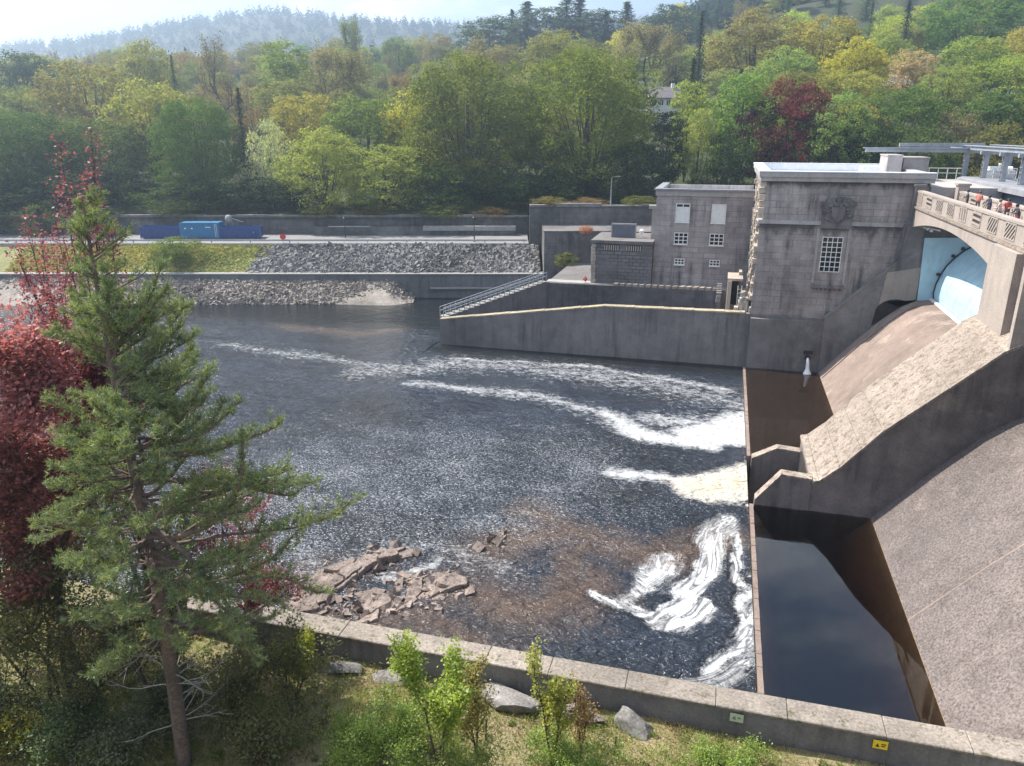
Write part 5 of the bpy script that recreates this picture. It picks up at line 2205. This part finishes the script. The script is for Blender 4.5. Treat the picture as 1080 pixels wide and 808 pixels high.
# houses on the slope
def house(u, v, V, wd, dp, hw_, wall, roof, label, rz):
    Uu, Vv, zt_ = atV(u, v, V)
    zg = zt_ - hw_ - 2.4
    t = empty('hillside_house', UV(Uu, V, zg), label, 'house', 'houses among the trees', YAW + rz)
    taken.append((Uu, V, wd * .7))
    m = MB()
    m.box(-wd / 2, -dp / 2, -6, wd / 2, dp / 2, hw_)
    m.prism([(-dp / 2, hw_), (dp / 2, hw_), (0, hw_ + 2.4)], 'x', -wd / 2, wd / 2)
    m.build('wall', wall, t)
    m = MB()
    for s in (-1, 1):
        m.hexa([(-wd / 2 - .4, s * (dp / 2 + .5), hw_ - .35), (wd / 2 + .4, s * (dp / 2 + .5), hw_ - .35), (wd / 2 + .4, 0, hw_ + 2.45), (-wd / 2 - .4, 0, hw_ + 2.45)],
               [(-wd / 2 - .4, s * (dp / 2 + .5), hw_ - .15), (wd / 2 + .4, s * (dp / 2 + .5), hw_ - .15), (wd / 2 + .4, 0, hw_ + 2.7), (-wd / 2 - .4, 0, hw_ + 2.7)])
    rf = m.build('roof', roof, t)
    m = MB()
    m.box(wd * .25, -.5, hw_ + 1.4, wd * .25 + .9, .5, hw_ + 3.6)
    m.build('chimney', wall, rf)
    for x in np.linspace(-wd * .35, wd * .35, 4):
        m = MB()
        m.box(x - .5, -dp / 2 - .03, hw_ - 2.0, x + .5, -dp / 2 - .01, hw_ - .7)
        wi = m.build('window', M['glass'], t)
        m = MB()
        m.box(x - .6, -dp / 2 - .08, hw_ - 2.1, x + .6, -dp / 2 - .035, hw_ - 2.0)
        m.box(x - .6, -dp / 2 - .08, hw_ - .7, x + .6, -dp / 2 - .035, hw_ - .6)
        m.box(x - .04, -dp / 2 - .07, hw_ - 2.0, x + .04, -dp / 2 - .035, hw_ - .7)
        m.build('frame', M['white_paint'], wi)


house(938, 80, 212, 9, 7, 4.5, M['house_red'], M['roof_pale'], 'red-walled house with a pale roof half hidden on the right slope', .2)
house(922, 98, 196, 6, 5, 3.5, M['house_orange'], M['roof_slate'], 'small orange-walled house just below the red-walled one', -.1)
house(1050, 94, 205, 12, 6, 4.0, M['house_red'], M['roof_pale'], 'long red-brown house with a pale roof near the right edge', .1)
house(700, 93, 218, 8, 6, 4.0, M['house_white'], M['roof_slate'], 'white-walled house with dark windows above the annexe', .0)

# the wood filling the slope between them
kinds_left = [('open', G_BROWN, 'brownish'), ('round', G_OLIVE, 'olive'), ('open', (.118, .115, .078), 'brownish'), ('round', (.085, .105, .045), 'green'), ('round', (.12, .12, .06), 'olive'), ('column', (.095, .125, .05), 'green')]
kinds_right = [('round', G_OLIVE, 'olive'), ('round', G_LIGHT, 'green'), ('open', (.125, .118, .078), 'brownish'), ('round', G_MID, 'green'), ('round', G_YEL, 'olive'), ('conifer', G_BLUE, 'conifer')]
wl = {'brownish': 'brownish barely leafed tree massed in the hillside wood', 'olive': 'olive-leaved tree massed in the hillside wood', 'green': 'fresh green tree massed in the hillside wood', 'conifer': 'dark conifer scattered in the hillside wood'}
wn_ = {'brownish': 'budding_tree', 'olive': 'olive_tree', 'green': 'broadleaf_tree', 'conifer': 'spruce_tree'}
wn_['olive'] = 'oak_tree'
rw_ = np.random.default_rng(77)
count = 0
for V in (166, 186, 208, 232, 258, 288, 320, 356, 396, 432, 470, 510):
    sp_ = 12.5 + (V - 166) * .022
    half = .70 * V
    U = -half
    while U < half:
        uu = U + rw_.normal(0, 2.2)
        v2 = V + rw_.normal(0, 4.5)
        U += sp_
        # keep gaps round placed trees and clear views to the houses
        if any((uu - a) ** 2 + ((v2 - b) * .8) ** 2 < (c * .72 + 3.0) ** 2 for a, b, c in taken):
            continue
        px_ = 540 + FPX * uu / (v2 * 1.0)
        if v2 < 200 and (abs(px_ - 700) < 14 or abs(px_ - 935) < 18 or abs(px_ - 1048) < 18):
            continue
        if v2 > 412 and px_ < 690:
            continue
        side = kinds_left if px_ < 640 else kinds_right
        kd, cc, key = side[rw_.integers(0, len(side))]
        if v2 > 330 and px_ > 640 and rw_.random() < .5:
            kd, cc, key = 'conifer', G_BLUE, 'conifer'
        hh = (15.5 if kd != 'conifer' else 16.5) * (.8 + .4 * rw_.random())
        r_ = {'round': 7.2, 'open': 7.0, 'column': 4.6, 'conifer': 4.6}[kd] * (.85 + .35 * rw_.random())
        cc = tuple(c * (.85 + .3 * rw_.random()) for c in cc)
        zg = float(hill_h(uu, v2))
        plant_tree(wn_[key], kd, int(rw_.integers(0, 3)), UV(uu, v2, zg), hh, r_, cc, wl[key], group='trees massed in the hillside wood')
        count += 1
print('wood trees', count)

# far-off forest on the ridges: one mass
rf_ = np.random.default_rng(5)
n = 13000
a = -.95 + (rf_.random(n) ** .8) * 1.9
Vf = 405 + (rf_.random(n) ** 1.25) * 1550
Uf = a * Vf
zf = hill_h(Uf, Vf)
hf = (9 + 9 * rf_.random(n)) * (1 + .25 * (Vf > 1200))
vs_, tt_ = [], []
K = 9
ph_ = rf_.random(n) * 6.28
P, N_, S_, T_ = [], [], [], []
for k in range(16):
    t = k / 16
    rr_ = .26 * hf * (1 - t) * (.6 + .6 * rf_.random(n)) + .2
    an_ = ph_ + k * 2.4
    P.append(np.stack([cY * Uf - sY * Vf + rr_ * np.cos(an_), sY * Uf + cY * Vf + rr_ * np.sin(an_), zf + hf * (.08 + .92 * t)], -1))
    N_.append(np.stack([np.cos(an_), np.sin(an_), np.full(n, .8)], -1))
    S_.append(.42 * hf * (1.05 - t))
    T_.append(np.clip(.5 + rf_.normal(0, .2, n), 0, 1))
v = leaf_verts(np.concatenate(P), np.concatenate(N_), np.concatenate(S_), rf_, .7, .4)
me = quads_mesh('distant_forest', v, np.concatenate(T_), M['leaf'])
o = bpy.data.objects.new('distant_forest', me)
link(o)
set_col(o, (.04, .062, .045))
tag(o, 'far-off blue-green forest on the ridges', 'forest', kind='stuff')

# ================================================================== FOREGROUND PLANTS
# --- tall pine on the left
pb = at(192, 805, 'z', 2.4)
px0, py0 = float(pb[0]), float(pb[1])
pz0 = float(near_h(px0, py0))
pine = empty('pine_tree', (px0, py0, pz0), 'tall green pine with a bare lower trunk standing in the left foreground', 'tree')
HP = 19.6 + 1.8 - pz0
rg = np.random.default_rng(51)
segs, dead = [], []


def trunk_at(z):
    t = z / HP
    return np.array([.10 * math.sin(t * 5) + .12 * t, .12 * math.sin(t * 4 + 1), z])


zs = np.linspace(-.4, HP, 26)
segs.append(([trunk_at(z) for z in zs], [max(.24 * (1 - z / HP) ** .75 + .015, .015) for z in np.maximum(zs, 0)]))
tuft, tdir = [], []
right = np.array([cY, sY, 0])                     # to the right in the photograph


def twig(p, d, L, rad, depth):
    n_ = max(3, int(L / .28))
    pts = [p]
    dd = d
    for i in range(n_):
        dd = unit(dd + rg.normal(0, .10, 3) + np.array([0, 0, .045 if depth == 1 else .012]))
        pts.append(pts[-1] + dd * L / n_)
    segs.append((pts, list(np.linspace(rad, rad * .35, n_ + 1))))
    return pts, dd


z = HP * .27
while z < HP * .985:
    t = z / HP
    nb = 4 if t < .5 else 5
    prof_ = np.interp(t, [.25, .35, .5, .62, .75, .88, 1.0], [2.6, 3.3, 3.5, 2.8, 1.9, 1.1, .3])
    for j in range(nb):
        a = rg.random() * 6.28
        d = np.array([math.cos(a), math.sin(a), 0])
        side = d @ right
        L = prof_ * (.55 + .55 * rg.random()) * (1 + .62 * max(side, 0) - .30 * max(-side, 0))
        el = np.interp(t, [.25, .5, .8, 1], [-.12, .03, .30, .8]) + rg.normal(0, .1)
        el += rg.normal(0, .16)
        d = unit(np.array([d[0], d[1], el]))
        p0 = trunk_at(z + rg.normal(0, .12))
        pts, dd = twig(p0, d, L, .012 + .016 * L, 0)
        n_ = len(pts)
        for i in range(1, n_):
            s = i / (n_ - 1)
            if s < np.interp(t, [.25, .5, .9], [.42, .30, .1]):
                continue
            for q in range(3 if t < .85 else 1):
                sd = unit(np.cross(pts[i] - pts[i - 1], np.array([0, 0, 1])) * (1 if (i + q) % 2 else -1) + unit(pts[i] - pts[i - 1]) * .9 + np.array([0, 0, .35]) + rg.normal(0, .25, 3))
                l2 = (.35 + .55 * rg.random()) * (1.15 - .55 * s) * min(1, L / 2.0)
                p2, d2 = twig(pts[i], sd, l2, .009, 1)
                for m_i, pp in enumerate(p2[1:]):
                    tuft.append(pp)
                    tdir.append(unit(d2 + np.array([0, 0, .35])))
                    if rg.random() < .5:
                        tuft.append(pp + rg.normal(0, .09, 3))
                        tdir.append(unit(d2 + rg.normal(0, .4, 3)))
        tuft.append(pts[-1])
        tdir.append(dd)
    z += .25 + .13 * rg.random() + .09 * (t < .40)
# long reaching bough on the right and dead lower branches
for z_, L, el, yaw_ in ((8.6, 6.6, .12, -.1), (6.7, 5.2, .22, .25), (7.6, 4.8, .04, -.5), (10.4, 5.0, .12, .1)):
    a = yaw_
    d = unit(right * math.cos(a) + np.array([-right[1], right[0], 0]) * math.sin(a) + np.array([0, 0, el]))
    pts, dd = twig(trunk_at(z_), d, L, .06, 0)
    n_ = len(pts)
    for i in range(int(n_ * .45), n_):
        for q in range(3):
            sd = unit(rg.normal(0, .5, 3) + unit(pts[i] - pts[i - 1]) * .7 + np.array([0, 0, .45]))
            p2, d2 = twig(pts[i], sd, .35 + .45 * rg.random(), .009, 1)
            for pp in p2[1:]:
                for r3 in range(2):
                    tuft.append(pp + rg.normal(0, .05, 3))
                    tdir.append(unit(d2 + rg.normal(0, .3, 3)))
for k in range(20):
    z_ = 1.6 + 4.6 * rg.random()
    a = rg.random() * 6.28
    L = .8 + 1.9 * rg.random()
    n_ = 6
    pts = [trunk_at(z_)]
    dd = unit(np.array([math.cos(a), math.sin(a), .25 - .3 * rg.random()]))
    for i in range(n_):
        dd = unit(dd + rg.normal(0, .16, 3))
        pts.append(pts[-1] + dd * L / n_)
    dead.append((pts, list(np.linspace(.026, .006, n_ + 1))))
    for q in range(3):
        i = rg.integers(2, n_)
        e = unit(dd + rg.normal(0, .7, 3))
        dead.append(([pts[i], pts[i] + e * .3, pts[i] + e * .6 + rg.normal(0, .06, 3)], [.012, .008, .004]))
o = bpy.data.objects.new('trunk', trunk_mesh('trunk', segs, M['bark_pine'], 6))
link(o, pine)
o = bpy.data.objects.new('dead_branch', trunk_mesh('dead_branch', dead, M['dead_twig'], 5))
link(o, pine)
tuft = np.array(tuft)
tdir = np.array(tdir)
nt_ = len(tuft)
NN = 9
base_ = np.repeat(tuft, NN, 0)
dirs = unit(np.repeat(tdir, NN, 0) * .75 + rg.normal(0, .6, (nt_ * NN, 3)))
ln_ = (.11 + .07 * rg.random(nt_ * NN))[:, None]
sidev = unit(np.cross(dirs, rg.normal(0, 1, (nt_ * NN, 3)))) * .0095
b0 = base_ - np.repeat(tdir, NN, 0) * .05 * rg.random((nt_ * NN, 1))
tri = np.stack([b0 - sidev, b0 + sidev, b0 + dirs * ln_ + sidev * .5, b0 + dirs * ln_ - sidev * .5], 1).reshape(-1, 3)
tt = np.repeat(np.clip(.5 + rg.normal(0, .22, nt_), 0, 1), NN)
o = bpy.data.objects.new('crown', quads_mesh('crown', tri, tt, M['needle']))
link(o, pine)
set_col(o, (.235, .285, .155))
print('pine tufts', nt_)


# --- generic small broadleaf plant for the foreground
def leafy(name, loc, h, r, colr, label, seed, stems=1, leaf=.13, nleaf=2500, mat='leaf_near', levels=3, lean=(0, 0), cat='sapling', up=.5, spread=.45, rad0=None, group=None, first=.35, jit=.16):
    rg = np.random.default_rng(seed)
    t = empty(name, loc, label, cat, group)
    segs, tips = [], []

    def grow(p, d, L, rad, lv):
        n_ = 5
        pts = [p.copy()]
        dd = d.copy()
        for i in range(n_):
            dd = unit(dd + rg.normal(0, .10, 3) + np.array([0, 0, .04]))
            pts.append(pts[-1] + dd * L / n_)
        segs.append((pts, list(np.linspace(rad, rad * .5, n_ + 1))))
        if lv >= 1:
            tips.extend(pts[1:])
        else:
            tips.extend(pts[3:])
        if lv >= levels:
            return
        for j in range(int(rg.integers(4, 7)) if lv == 0 else int(rg.integers(2, 5))):
            side = unit(np.cross(dd, rg.normal(0, 1, 3)))
            nd = unit(dd * (1 - spread) + side * spread * 1.3 + np.array([0, 0, up * .35]))
            k = 1 + int(rg.integers(int(n_ * first), n_))
            grow(np.array(pts[min(k, n_)]), nd, L * (.42 + .25 * rg.random()), rad * .5, lv + 1)
    for s in range(stems):
        a = rg.random() * 6.28
        o_ = np.array([math.cos(a), math.sin(a), 0]) * (r * .25 * rg.random() if stems > 1 else 0)
        d = unit(np.array([lean[0] + rg.normal(0, .12) + (o_[0] * .5), lean[1] + rg.normal(0, .12) + o_[1] * .5, 1]))
        grow(o_ + np.array([0, 0, -.15]), d, h * (.62 if levels > 1 else .9) * (.75 + .3 * rg.random() if stems > 1 else 1), rad0 or (.012 + .012 * h / max(stems, 1) ** .5), 0)
    tips = np.array(tips)
    hr = np.hypot(tips[:, 0] - lean[0] * tips[:, 2], tips[:, 1] - lean[1] * tips[:, 2])
    sc = np.array([r / max(np.percentile(hr, 96), .01)] * 2 + [h / tips[:, 2].max()])
    segs = [([np.array(q) * sc for q in pts], rad) for pts, rad in segs]
    tips = tips * sc
    o = bpy.data.objects.new('trunk', trunk_mesh('trunk', segs, M['bark'], 5))
    link(o, t)
    idx = rg.integers(0, len(tips), nleaf)
    P = tips[idx] + rg.normal(0, jit, (nleaf, 3)) * np.array([1, 1, .8])
    v = leaf_verts(P, np.tile([0, 0, .9], (nleaf, 1)), np.full(nleaf, leaf), rg, .6, .6)
    o = bpy.data.objects.new('crown', quads_mesh('crown', v, np.clip(.5 + rg.normal(0, .25, nleaf), 0, 1), M[mat]))
    link(o, t)
    set_col(o, tuple(c * (1.8 if mat == 'leaf_near' else 1.0) for c in colr))
    return t


def gp(u, v, z=2.3):
    p = at(u, v, 'z', z)
    return p[0], p[1], float(near_h(p[0], p[1]))


RED = (.44, .19, .16)
# copper beech behind the pine, with long shoots standing above it
pbz = lambda x, y: (x, y, float(near_h(x, y)))
leafy('copper_beech', pbz(-24.6, 20.6), 16.8, 5.0, RED, 'wide dark red copper beech filling the left edge behind the pine', 61, 1, .19, 46000, 'red_leaf', 4, rad0=.2, cat='tree', spread=.5, jit=.34)
leafy('copper_beech', pbz(-22.6, 18.6), 11.5, 3.2, (.25, .095, .07), 'lower rust-red beech crown in front of the wide dark red one at the left edge', 60, 1, .17, 15000, 'red_leaf', 4, rad0=.12, cat='tree', spread=.5, jit=.3)
leafy('copper_beech', pbz(-22.0, 22.6), 21.6, 2.4, (.30, .10, .105), 'slender red beech whose long shoots rise above the pine top', 62, 3, .13, 9000, 'red_leaf', 3, lean=(.06, .0), rad0=.09, cat='tree', spread=.34, up=.9, jit=.17)
leafy('copper_beech', pbz(-18.6, 23.2), 9.6, 3.2, (.30, .10, .09), 'smaller red beech showing through the pine boughs by the wall end', 63, 1, .14, 5000, 'red_leaf', 4, rad0=.09, cat='tree', jit=.22)
# understorey at the left
leafy('understorey_tree', pbz(-23.5, 18.5), 8.5, 3.6, (.075, .075, .030), 'brownish-green young tree under the red beech at the left edge', 64, 3, .13, 12000, 'leaf_near', 3, cat='tree', jit=.28)
leafy('understorey_tree', pbz(-19.2, 19.8), 7.5, 3.0, (.070, .060, .032), 'dull brown-green young tree just left of the pine trunk', 65, 3, .12, 11000, 'leaf_near', 3, cat='tree', jit=.28)
leafy('understorey_tree', pbz(-14.6, 20.6), 4.6, 2.0, (.085, .085, .035), 'thin olive young tree right of the pine trunk', 66, 2, .11, 3200, 'leaf_near', 3, cat='tree', jit=.2)
leafy('understorey_tree', pbz(-27.0, 20.0), 9.5, 3.2, (.15, .15, .03), 'yellow-green young tree behind the red leaves at the left edge', 67, 3, .14, 5200, 'leaf_near', 3, cat='tree', jit=.28)
for i, (x, y, h, r, c, lab) in enumerate(((-20.4, 16.2, 2.2, 2.0, (.055, .075, .03), 'low dark shrub left of the pine foot'), (-23.0, 16.0, 2.6, 2.0, (.060, .065, .03), 'low dull shrub in the bottom left corner shade'), (-17.8, 18.6, 2.2, 1.7, (.06, .065, .032), 'low brownish shrub behind the pine foot'), (-14.2, 18.3, 1.6, 1.5, (.10, .095, .045), 'low straggly shrub right of the pine foot'), (-21.6, 18.2, 4.2, 2.2, (.085, .085, .04), 'taller dull green shrub between the two brown-green young trees'), (-18.4, 16.4, 1.7, 1.6, (.07, .08, .045), 'low greyish shrub close beside the left of the pine trunk'), (-25.4, 17.6, 4.6, 2.4, (.09, .08, .04), 'brownish tall shrub at the left edge under the rust-red crown'), (-16.2, 19.6, 3.2, 1.7, (.085, .08, .04), 'brown-green shrub standing behind the pine trunk'))):
    leafy('shrub', pbz(x, y), h, r, tuple(q * 1.3 for q in c), lab, 70 + i, 7, .10, 6500, 'leaf_near', 2, cat='shrub', jit=.2)
# sunny saplings along the bottom
x, y, z = gp(315, 735)
leafy('maple_sapling', (x, y, z), 2.7, 1.25, (.22, .23, .035), 'yellow-green maple sapling overlapping the wall end right of the pine', 81, 2, .12, 4200, levels=2, jit=.15)
x, y, z = gp(462, 812)
leafy('maple_sapling', (x, y, z), 5.3, 1.25, (.20, .245, .045), 'taller yellow-green sapling in front of the near wall', 82, 3, .11, 10000, levels=2, spread=.36, jit=.15)
x, y, z = gp(502, 800)
leafy('maple_sapling', (x, y, z), 4.3, .8, (.19, .165, .055), 'bronze-leaved sapling beside the taller yellow-green one', 83, 2, .10, 2600, levels=2, spread=.36, jit=.13)
x, y, z = gp(583, 805)
leafy('maple_sapling', (x, y, z), 5.2, .8, (.22, .22, .045), 'thin yellow-green sapling in front of the broad grey rock', 84, 2, .105, 3200, levels=2, spread=.34, jit=.12)
x, y, z = gp(612, 795)
leafy('maple_sapling', (x, y, z), 3.5, .6, (.19, .125, .06), 'red-tipped bronze sapling leaning right of the thin one', 85, 2, .10, 1300, levels=2, spread=.4, jit=.12)
x, y, z = gp(10, 800)
leafy('maple_sapling', (x, y, z), 1.9, 1.1, (.24, .22, .035), 'bright yellow sapling in the bottom left corner', 86, 3, .12, 3600, levels=2, jit=.14)
for i, (u, v, h, r, c, n_, lab) in enumerate(((425, 800, 2.3, 1.9, (.15, .205, .045), 8500, 'fresh green bush at the foot of the taller saplings'), (372, 806, 1.7, 1.6, (.155, .20, .045), 6200, 'smaller green bush left of the sapling bush'),
                                              (598, 812, 1.7, 1.7, (.15, .20, .045), 6500, 'fresh green bush below the thin sapling'), (760, 806, 1.0, 1.9, (.15, .20, .045), 5600, 'low spreading green bush below the green notice'),
                                              (500, 828, 1.7, 1.2, (.15, .195, .045), 2600, 'green bush between the two sapling clumps'))):
    x, y, z = gp(u, v)
    leafy('shrub', (x, y, z), h, r, c, lab, 90 + i, 9, .07, int(n_ * 1.6), 'leaf_near', 2, cat='shrub', jit=.14)
# marker stakes
for i, (u, v, lab) in enumerate(((512, 772, 'thin dark stake between the broad grey rock and the saplings'), (565, 778, 'thin dark stake beside the thin sapling'), (648, 790, 'thin dark stake below the last boulder'))):
    x, y, z = gp(u, v)
    m = MB()
    m.tube([(0, 0, -.2), (.02, 0, .5), (.03, .02, .95)], [.035, .033, .028], 7)
    o = m.build('wooden_stake', M['bark'])
    o.location = (x, y, z)
    tag(o, lab, 'stake')

# grass: dry and green blades over the near bank
rg = np.random.default_rng(33)
n = 170000
gx_ = -30 + 43 * rg.random(n)
gy_ = 13.5 + 10.4 * rg.random(n)
dens = fbm(gx_ * .9, gy_ * .9, 71, 3)
keep = rg.random(n) < np.clip(.55 + .5 * dens, .08, 1)
gx_, gy_ = gx_[keep], gy_[keep]
gz_ = near_h(gx_, gy_)
n = len(gx_)
P = np.stack([gx_, gy_, gz_ - .03], -1)
hgt = (.14 + .34 * rg.random(n) ** 2)[:, None]
d = unit(np.stack([rg.normal(0, .45, n), rg.normal(0, .45, n), np.ones(n)], -1)) * hgt
s = unit(np.cross(d, rg.normal(0, 1, (n, 3)))) * .014
bend = np.stack([rg.normal(0, .05, n), rg.normal(0, .05, n), -.03 * np.ones(n)], -1)
tri = np.stack([P - s, P + s, P + d + bend], 1).reshape(-1, 3)
patch = fbm(gx_ * .6 + 4, gy_ * .6, 72, 3)
green = patch + rg.normal(0, .4, n) > .15
for sel, nm, c_, lab in ((green, 'grass', (.22, .27, .06), 'green grass on the near bank'), (~green, 'dry_grass', (.42, .34, .19), 'straw-coloured dead grass on the near bank')):
    q = tri.reshape(-1, 3, 3)[sel].reshape(-1, 3)
    o = bpy.data.objects.new(nm, quads_mesh(nm, q, np.clip(.5 + rg.normal(0, .25, sel.sum()), 0, 1), M['leaf_near'], 3))
    link(o)
    set_col(o, c_)
    tag(o, lab, 'grass', kind='stuff')
for i, (U0, V0, z0, h0, r0_, c0, lab) in enumerate((
        (-70, 130.8, 6.4, 4.2, 4.5, (.05, .065, .03), 'dark bush in front of the retaining wall just left of the skips'),
        (-79, 131.0, 6.4, 4.8, 5.0, (.06, .075, .032), 'green bush in front of the retaining wall behind the pine top'),
        (-90, 130.6, 6.4, 4.4, 5.0, (.045, .06, .028), 'dark bush in front of the retaining wall at the far left'),
        (-58, 133.4, 9.2, 2.2, 4.0, (.05, .065, .03), 'dark low shrub over the retaining wall above the left skip'),
        (-33, 133.4, 9.2, 1.9, 3.6, (.06, .07, .03), 'low green shrub over the retaining wall above the red sign'),
        (-24, 133.4, 9.2, 1.6, 3.0, (.10, .09, .045), 'brownish low shrub over the retaining wall beside the first lantern post'),
        (-12, 133.4, 9.2, 1.9, 4.2, (.055, .07, .03), 'low green shrub over the middle of the retaining wall'),
        (-3, 133.2, 9.2, 1.5, 3.2, (.11, .085, .05), 'brown heathery shrub at the right end of the retaining wall'),
        (6, 121.5, 12.0, 1.4, 2.6, (.09, .085, .045), 'olive scrub on top of the stepped wall near its left end'),
        (12, 121.5, 12.0, 1.2, 2.8, (.12, .09, .06), 'brownish scrub on top of the stepped wall under the grey lamp'),
        (20, 121.5, 12.0, 1.5, 2.6, (.07, .08, .04), 'dull green scrub on the stepped wall beside the annexe'),
        (7.6, 107.6, 5.2, 1.6, 1.5, (.10, .12, .045), 'small green bush at the foot of the stepped wall'),
        (9.8, 101.5, 10.4, .9, .9, (.20, .09, .07), 'small reddish plant on the terrace corner'))):
    plant_tree('wall_shrub', 'bush', i, UV(U0, V0, z0), h0, r0_, c0, lab, 'shrub', 'scrub on the far walls')
# weeds and leaf litter between the grass
rgw = np.random.default_rng(44)
ncl = 900
cx_w = -26 + 38 * rgw.random(ncl)
cy_w = 14.5 + 9.2 * rgw.random(ncl)
rad_w = .12 + .4 * rgw.random(ncl) ** 2
for nm, part_, c_, per_, hgt_, lab in (('weeds', np.arange(ncl) % 3 != 0, (.17, .22, .05), 60, .34, 'low leafy weeds scattered through the grass on the near bank'),
                                       ('leaf_litter', np.arange(ncl) % 3 == 0, (.20, .135, .075), 60, .07, 'brown leaf litter lying in the grass on the near bank')):
    idw = np.repeat(np.nonzero(part_)[0], per_)
    nw_ = len(idw)
    aw = rgw.random(nw_) * 6.28
    rw2 = rad_w[idw] * np.sqrt(rgw.random(nw_)) * (1.0 if nm == 'weeds' else 1.9)
    xw = cx_w[idw] + rw2 * np.cos(aw)
    yw = np.minimum(cy_w[idw] + rw2 * np.sin(aw), 23.85)
    zw = near_h(xw, yw) + .02 + hgt_ * rgw.random(nw_) * np.clip(rad_w[idw] * 2.2, .3, 1)
    v = leaf_verts(np.stack([xw, yw, zw], -1), np.tile([0, 0, 1.0], (nw_, 1)), np.full(nw_, .085), rgw, .6, .5)
    o = bpy.data.objects.new(nm, quads_mesh(nm, v, np.clip(.5 + rgw.normal(0, .28, nw_), 0, 1), M['leaf_near']))
    link(o)
    set_col(o, c_)
    tag(o, lab, 'weeds' if nm == 'weeds' else 'leaf litter', kind='stuff')
# scrub on the far grassy embankment
n = 9000
Ug_ = -75 + rg.random(n) * 38
Tg = rg.random(n)
Vg_ = 111.2 + 7.2 * Tg
Zg_ = 3.3 + 3.1 * Tg
P = np.stack([cY * Ug_ - sY * Vg_, sY * Ug_ + cY * Vg_, Zg_ + .1], -1)
v = leaf_verts(P, np.tile([0, -.3, .8], (n, 1)), np.full(n, .42), rg, .5, .8)
o = bpy.data.objects.new('grass', quads_mesh('embankment_grass', v, np.clip(.5 + .3 * fbm(Ug_ * .3, Vg_ * .3, 5, 3) + rg.normal(0, .2, n), 0, 1), M['leaf']))
link(o)
set_col(o, (.36, .34, .13))
tag(o, 'yellowish rough grass on the embankment below the blue containers', 'grass', kind='stuff')
for i, (u, v_, wpx, lab) in enumerate(((185, 257, 46, 'dark green bush on the grassy embankment'),)):
    Uu, Vv, zt_ = atV(u, v_, 115)
    plant_tree('shrub', 'bush', 0, UV(Uu, 115, 4.6), zt_ - 4.6 + .6, 4.0, (.07, .10, .035), lab, 'shrub')

# ================================================================== HAZE
mb = MB()
mb.box(-2300, -120, -5.5, 2300, 3250, 300)
hz = mb.build('haze', None)
hm, hnt, hout = new_mat('haze_air')
hg = NG(hnt)
pv = hg.n('ShaderNodeVolumePrincipled')
pv.inputs['Color'].default_value = (.60, .76, .97, 1)
pv.inputs['Density'].default_value = .00065
pv.inputs['Anisotropy'].default_value = .6
hg.l(pv.outputs[0], hout.inputs['Volume'])
hz.data.materials.clear()
hz.data.materials.append(hm)
tag(hz, kind='stuff')
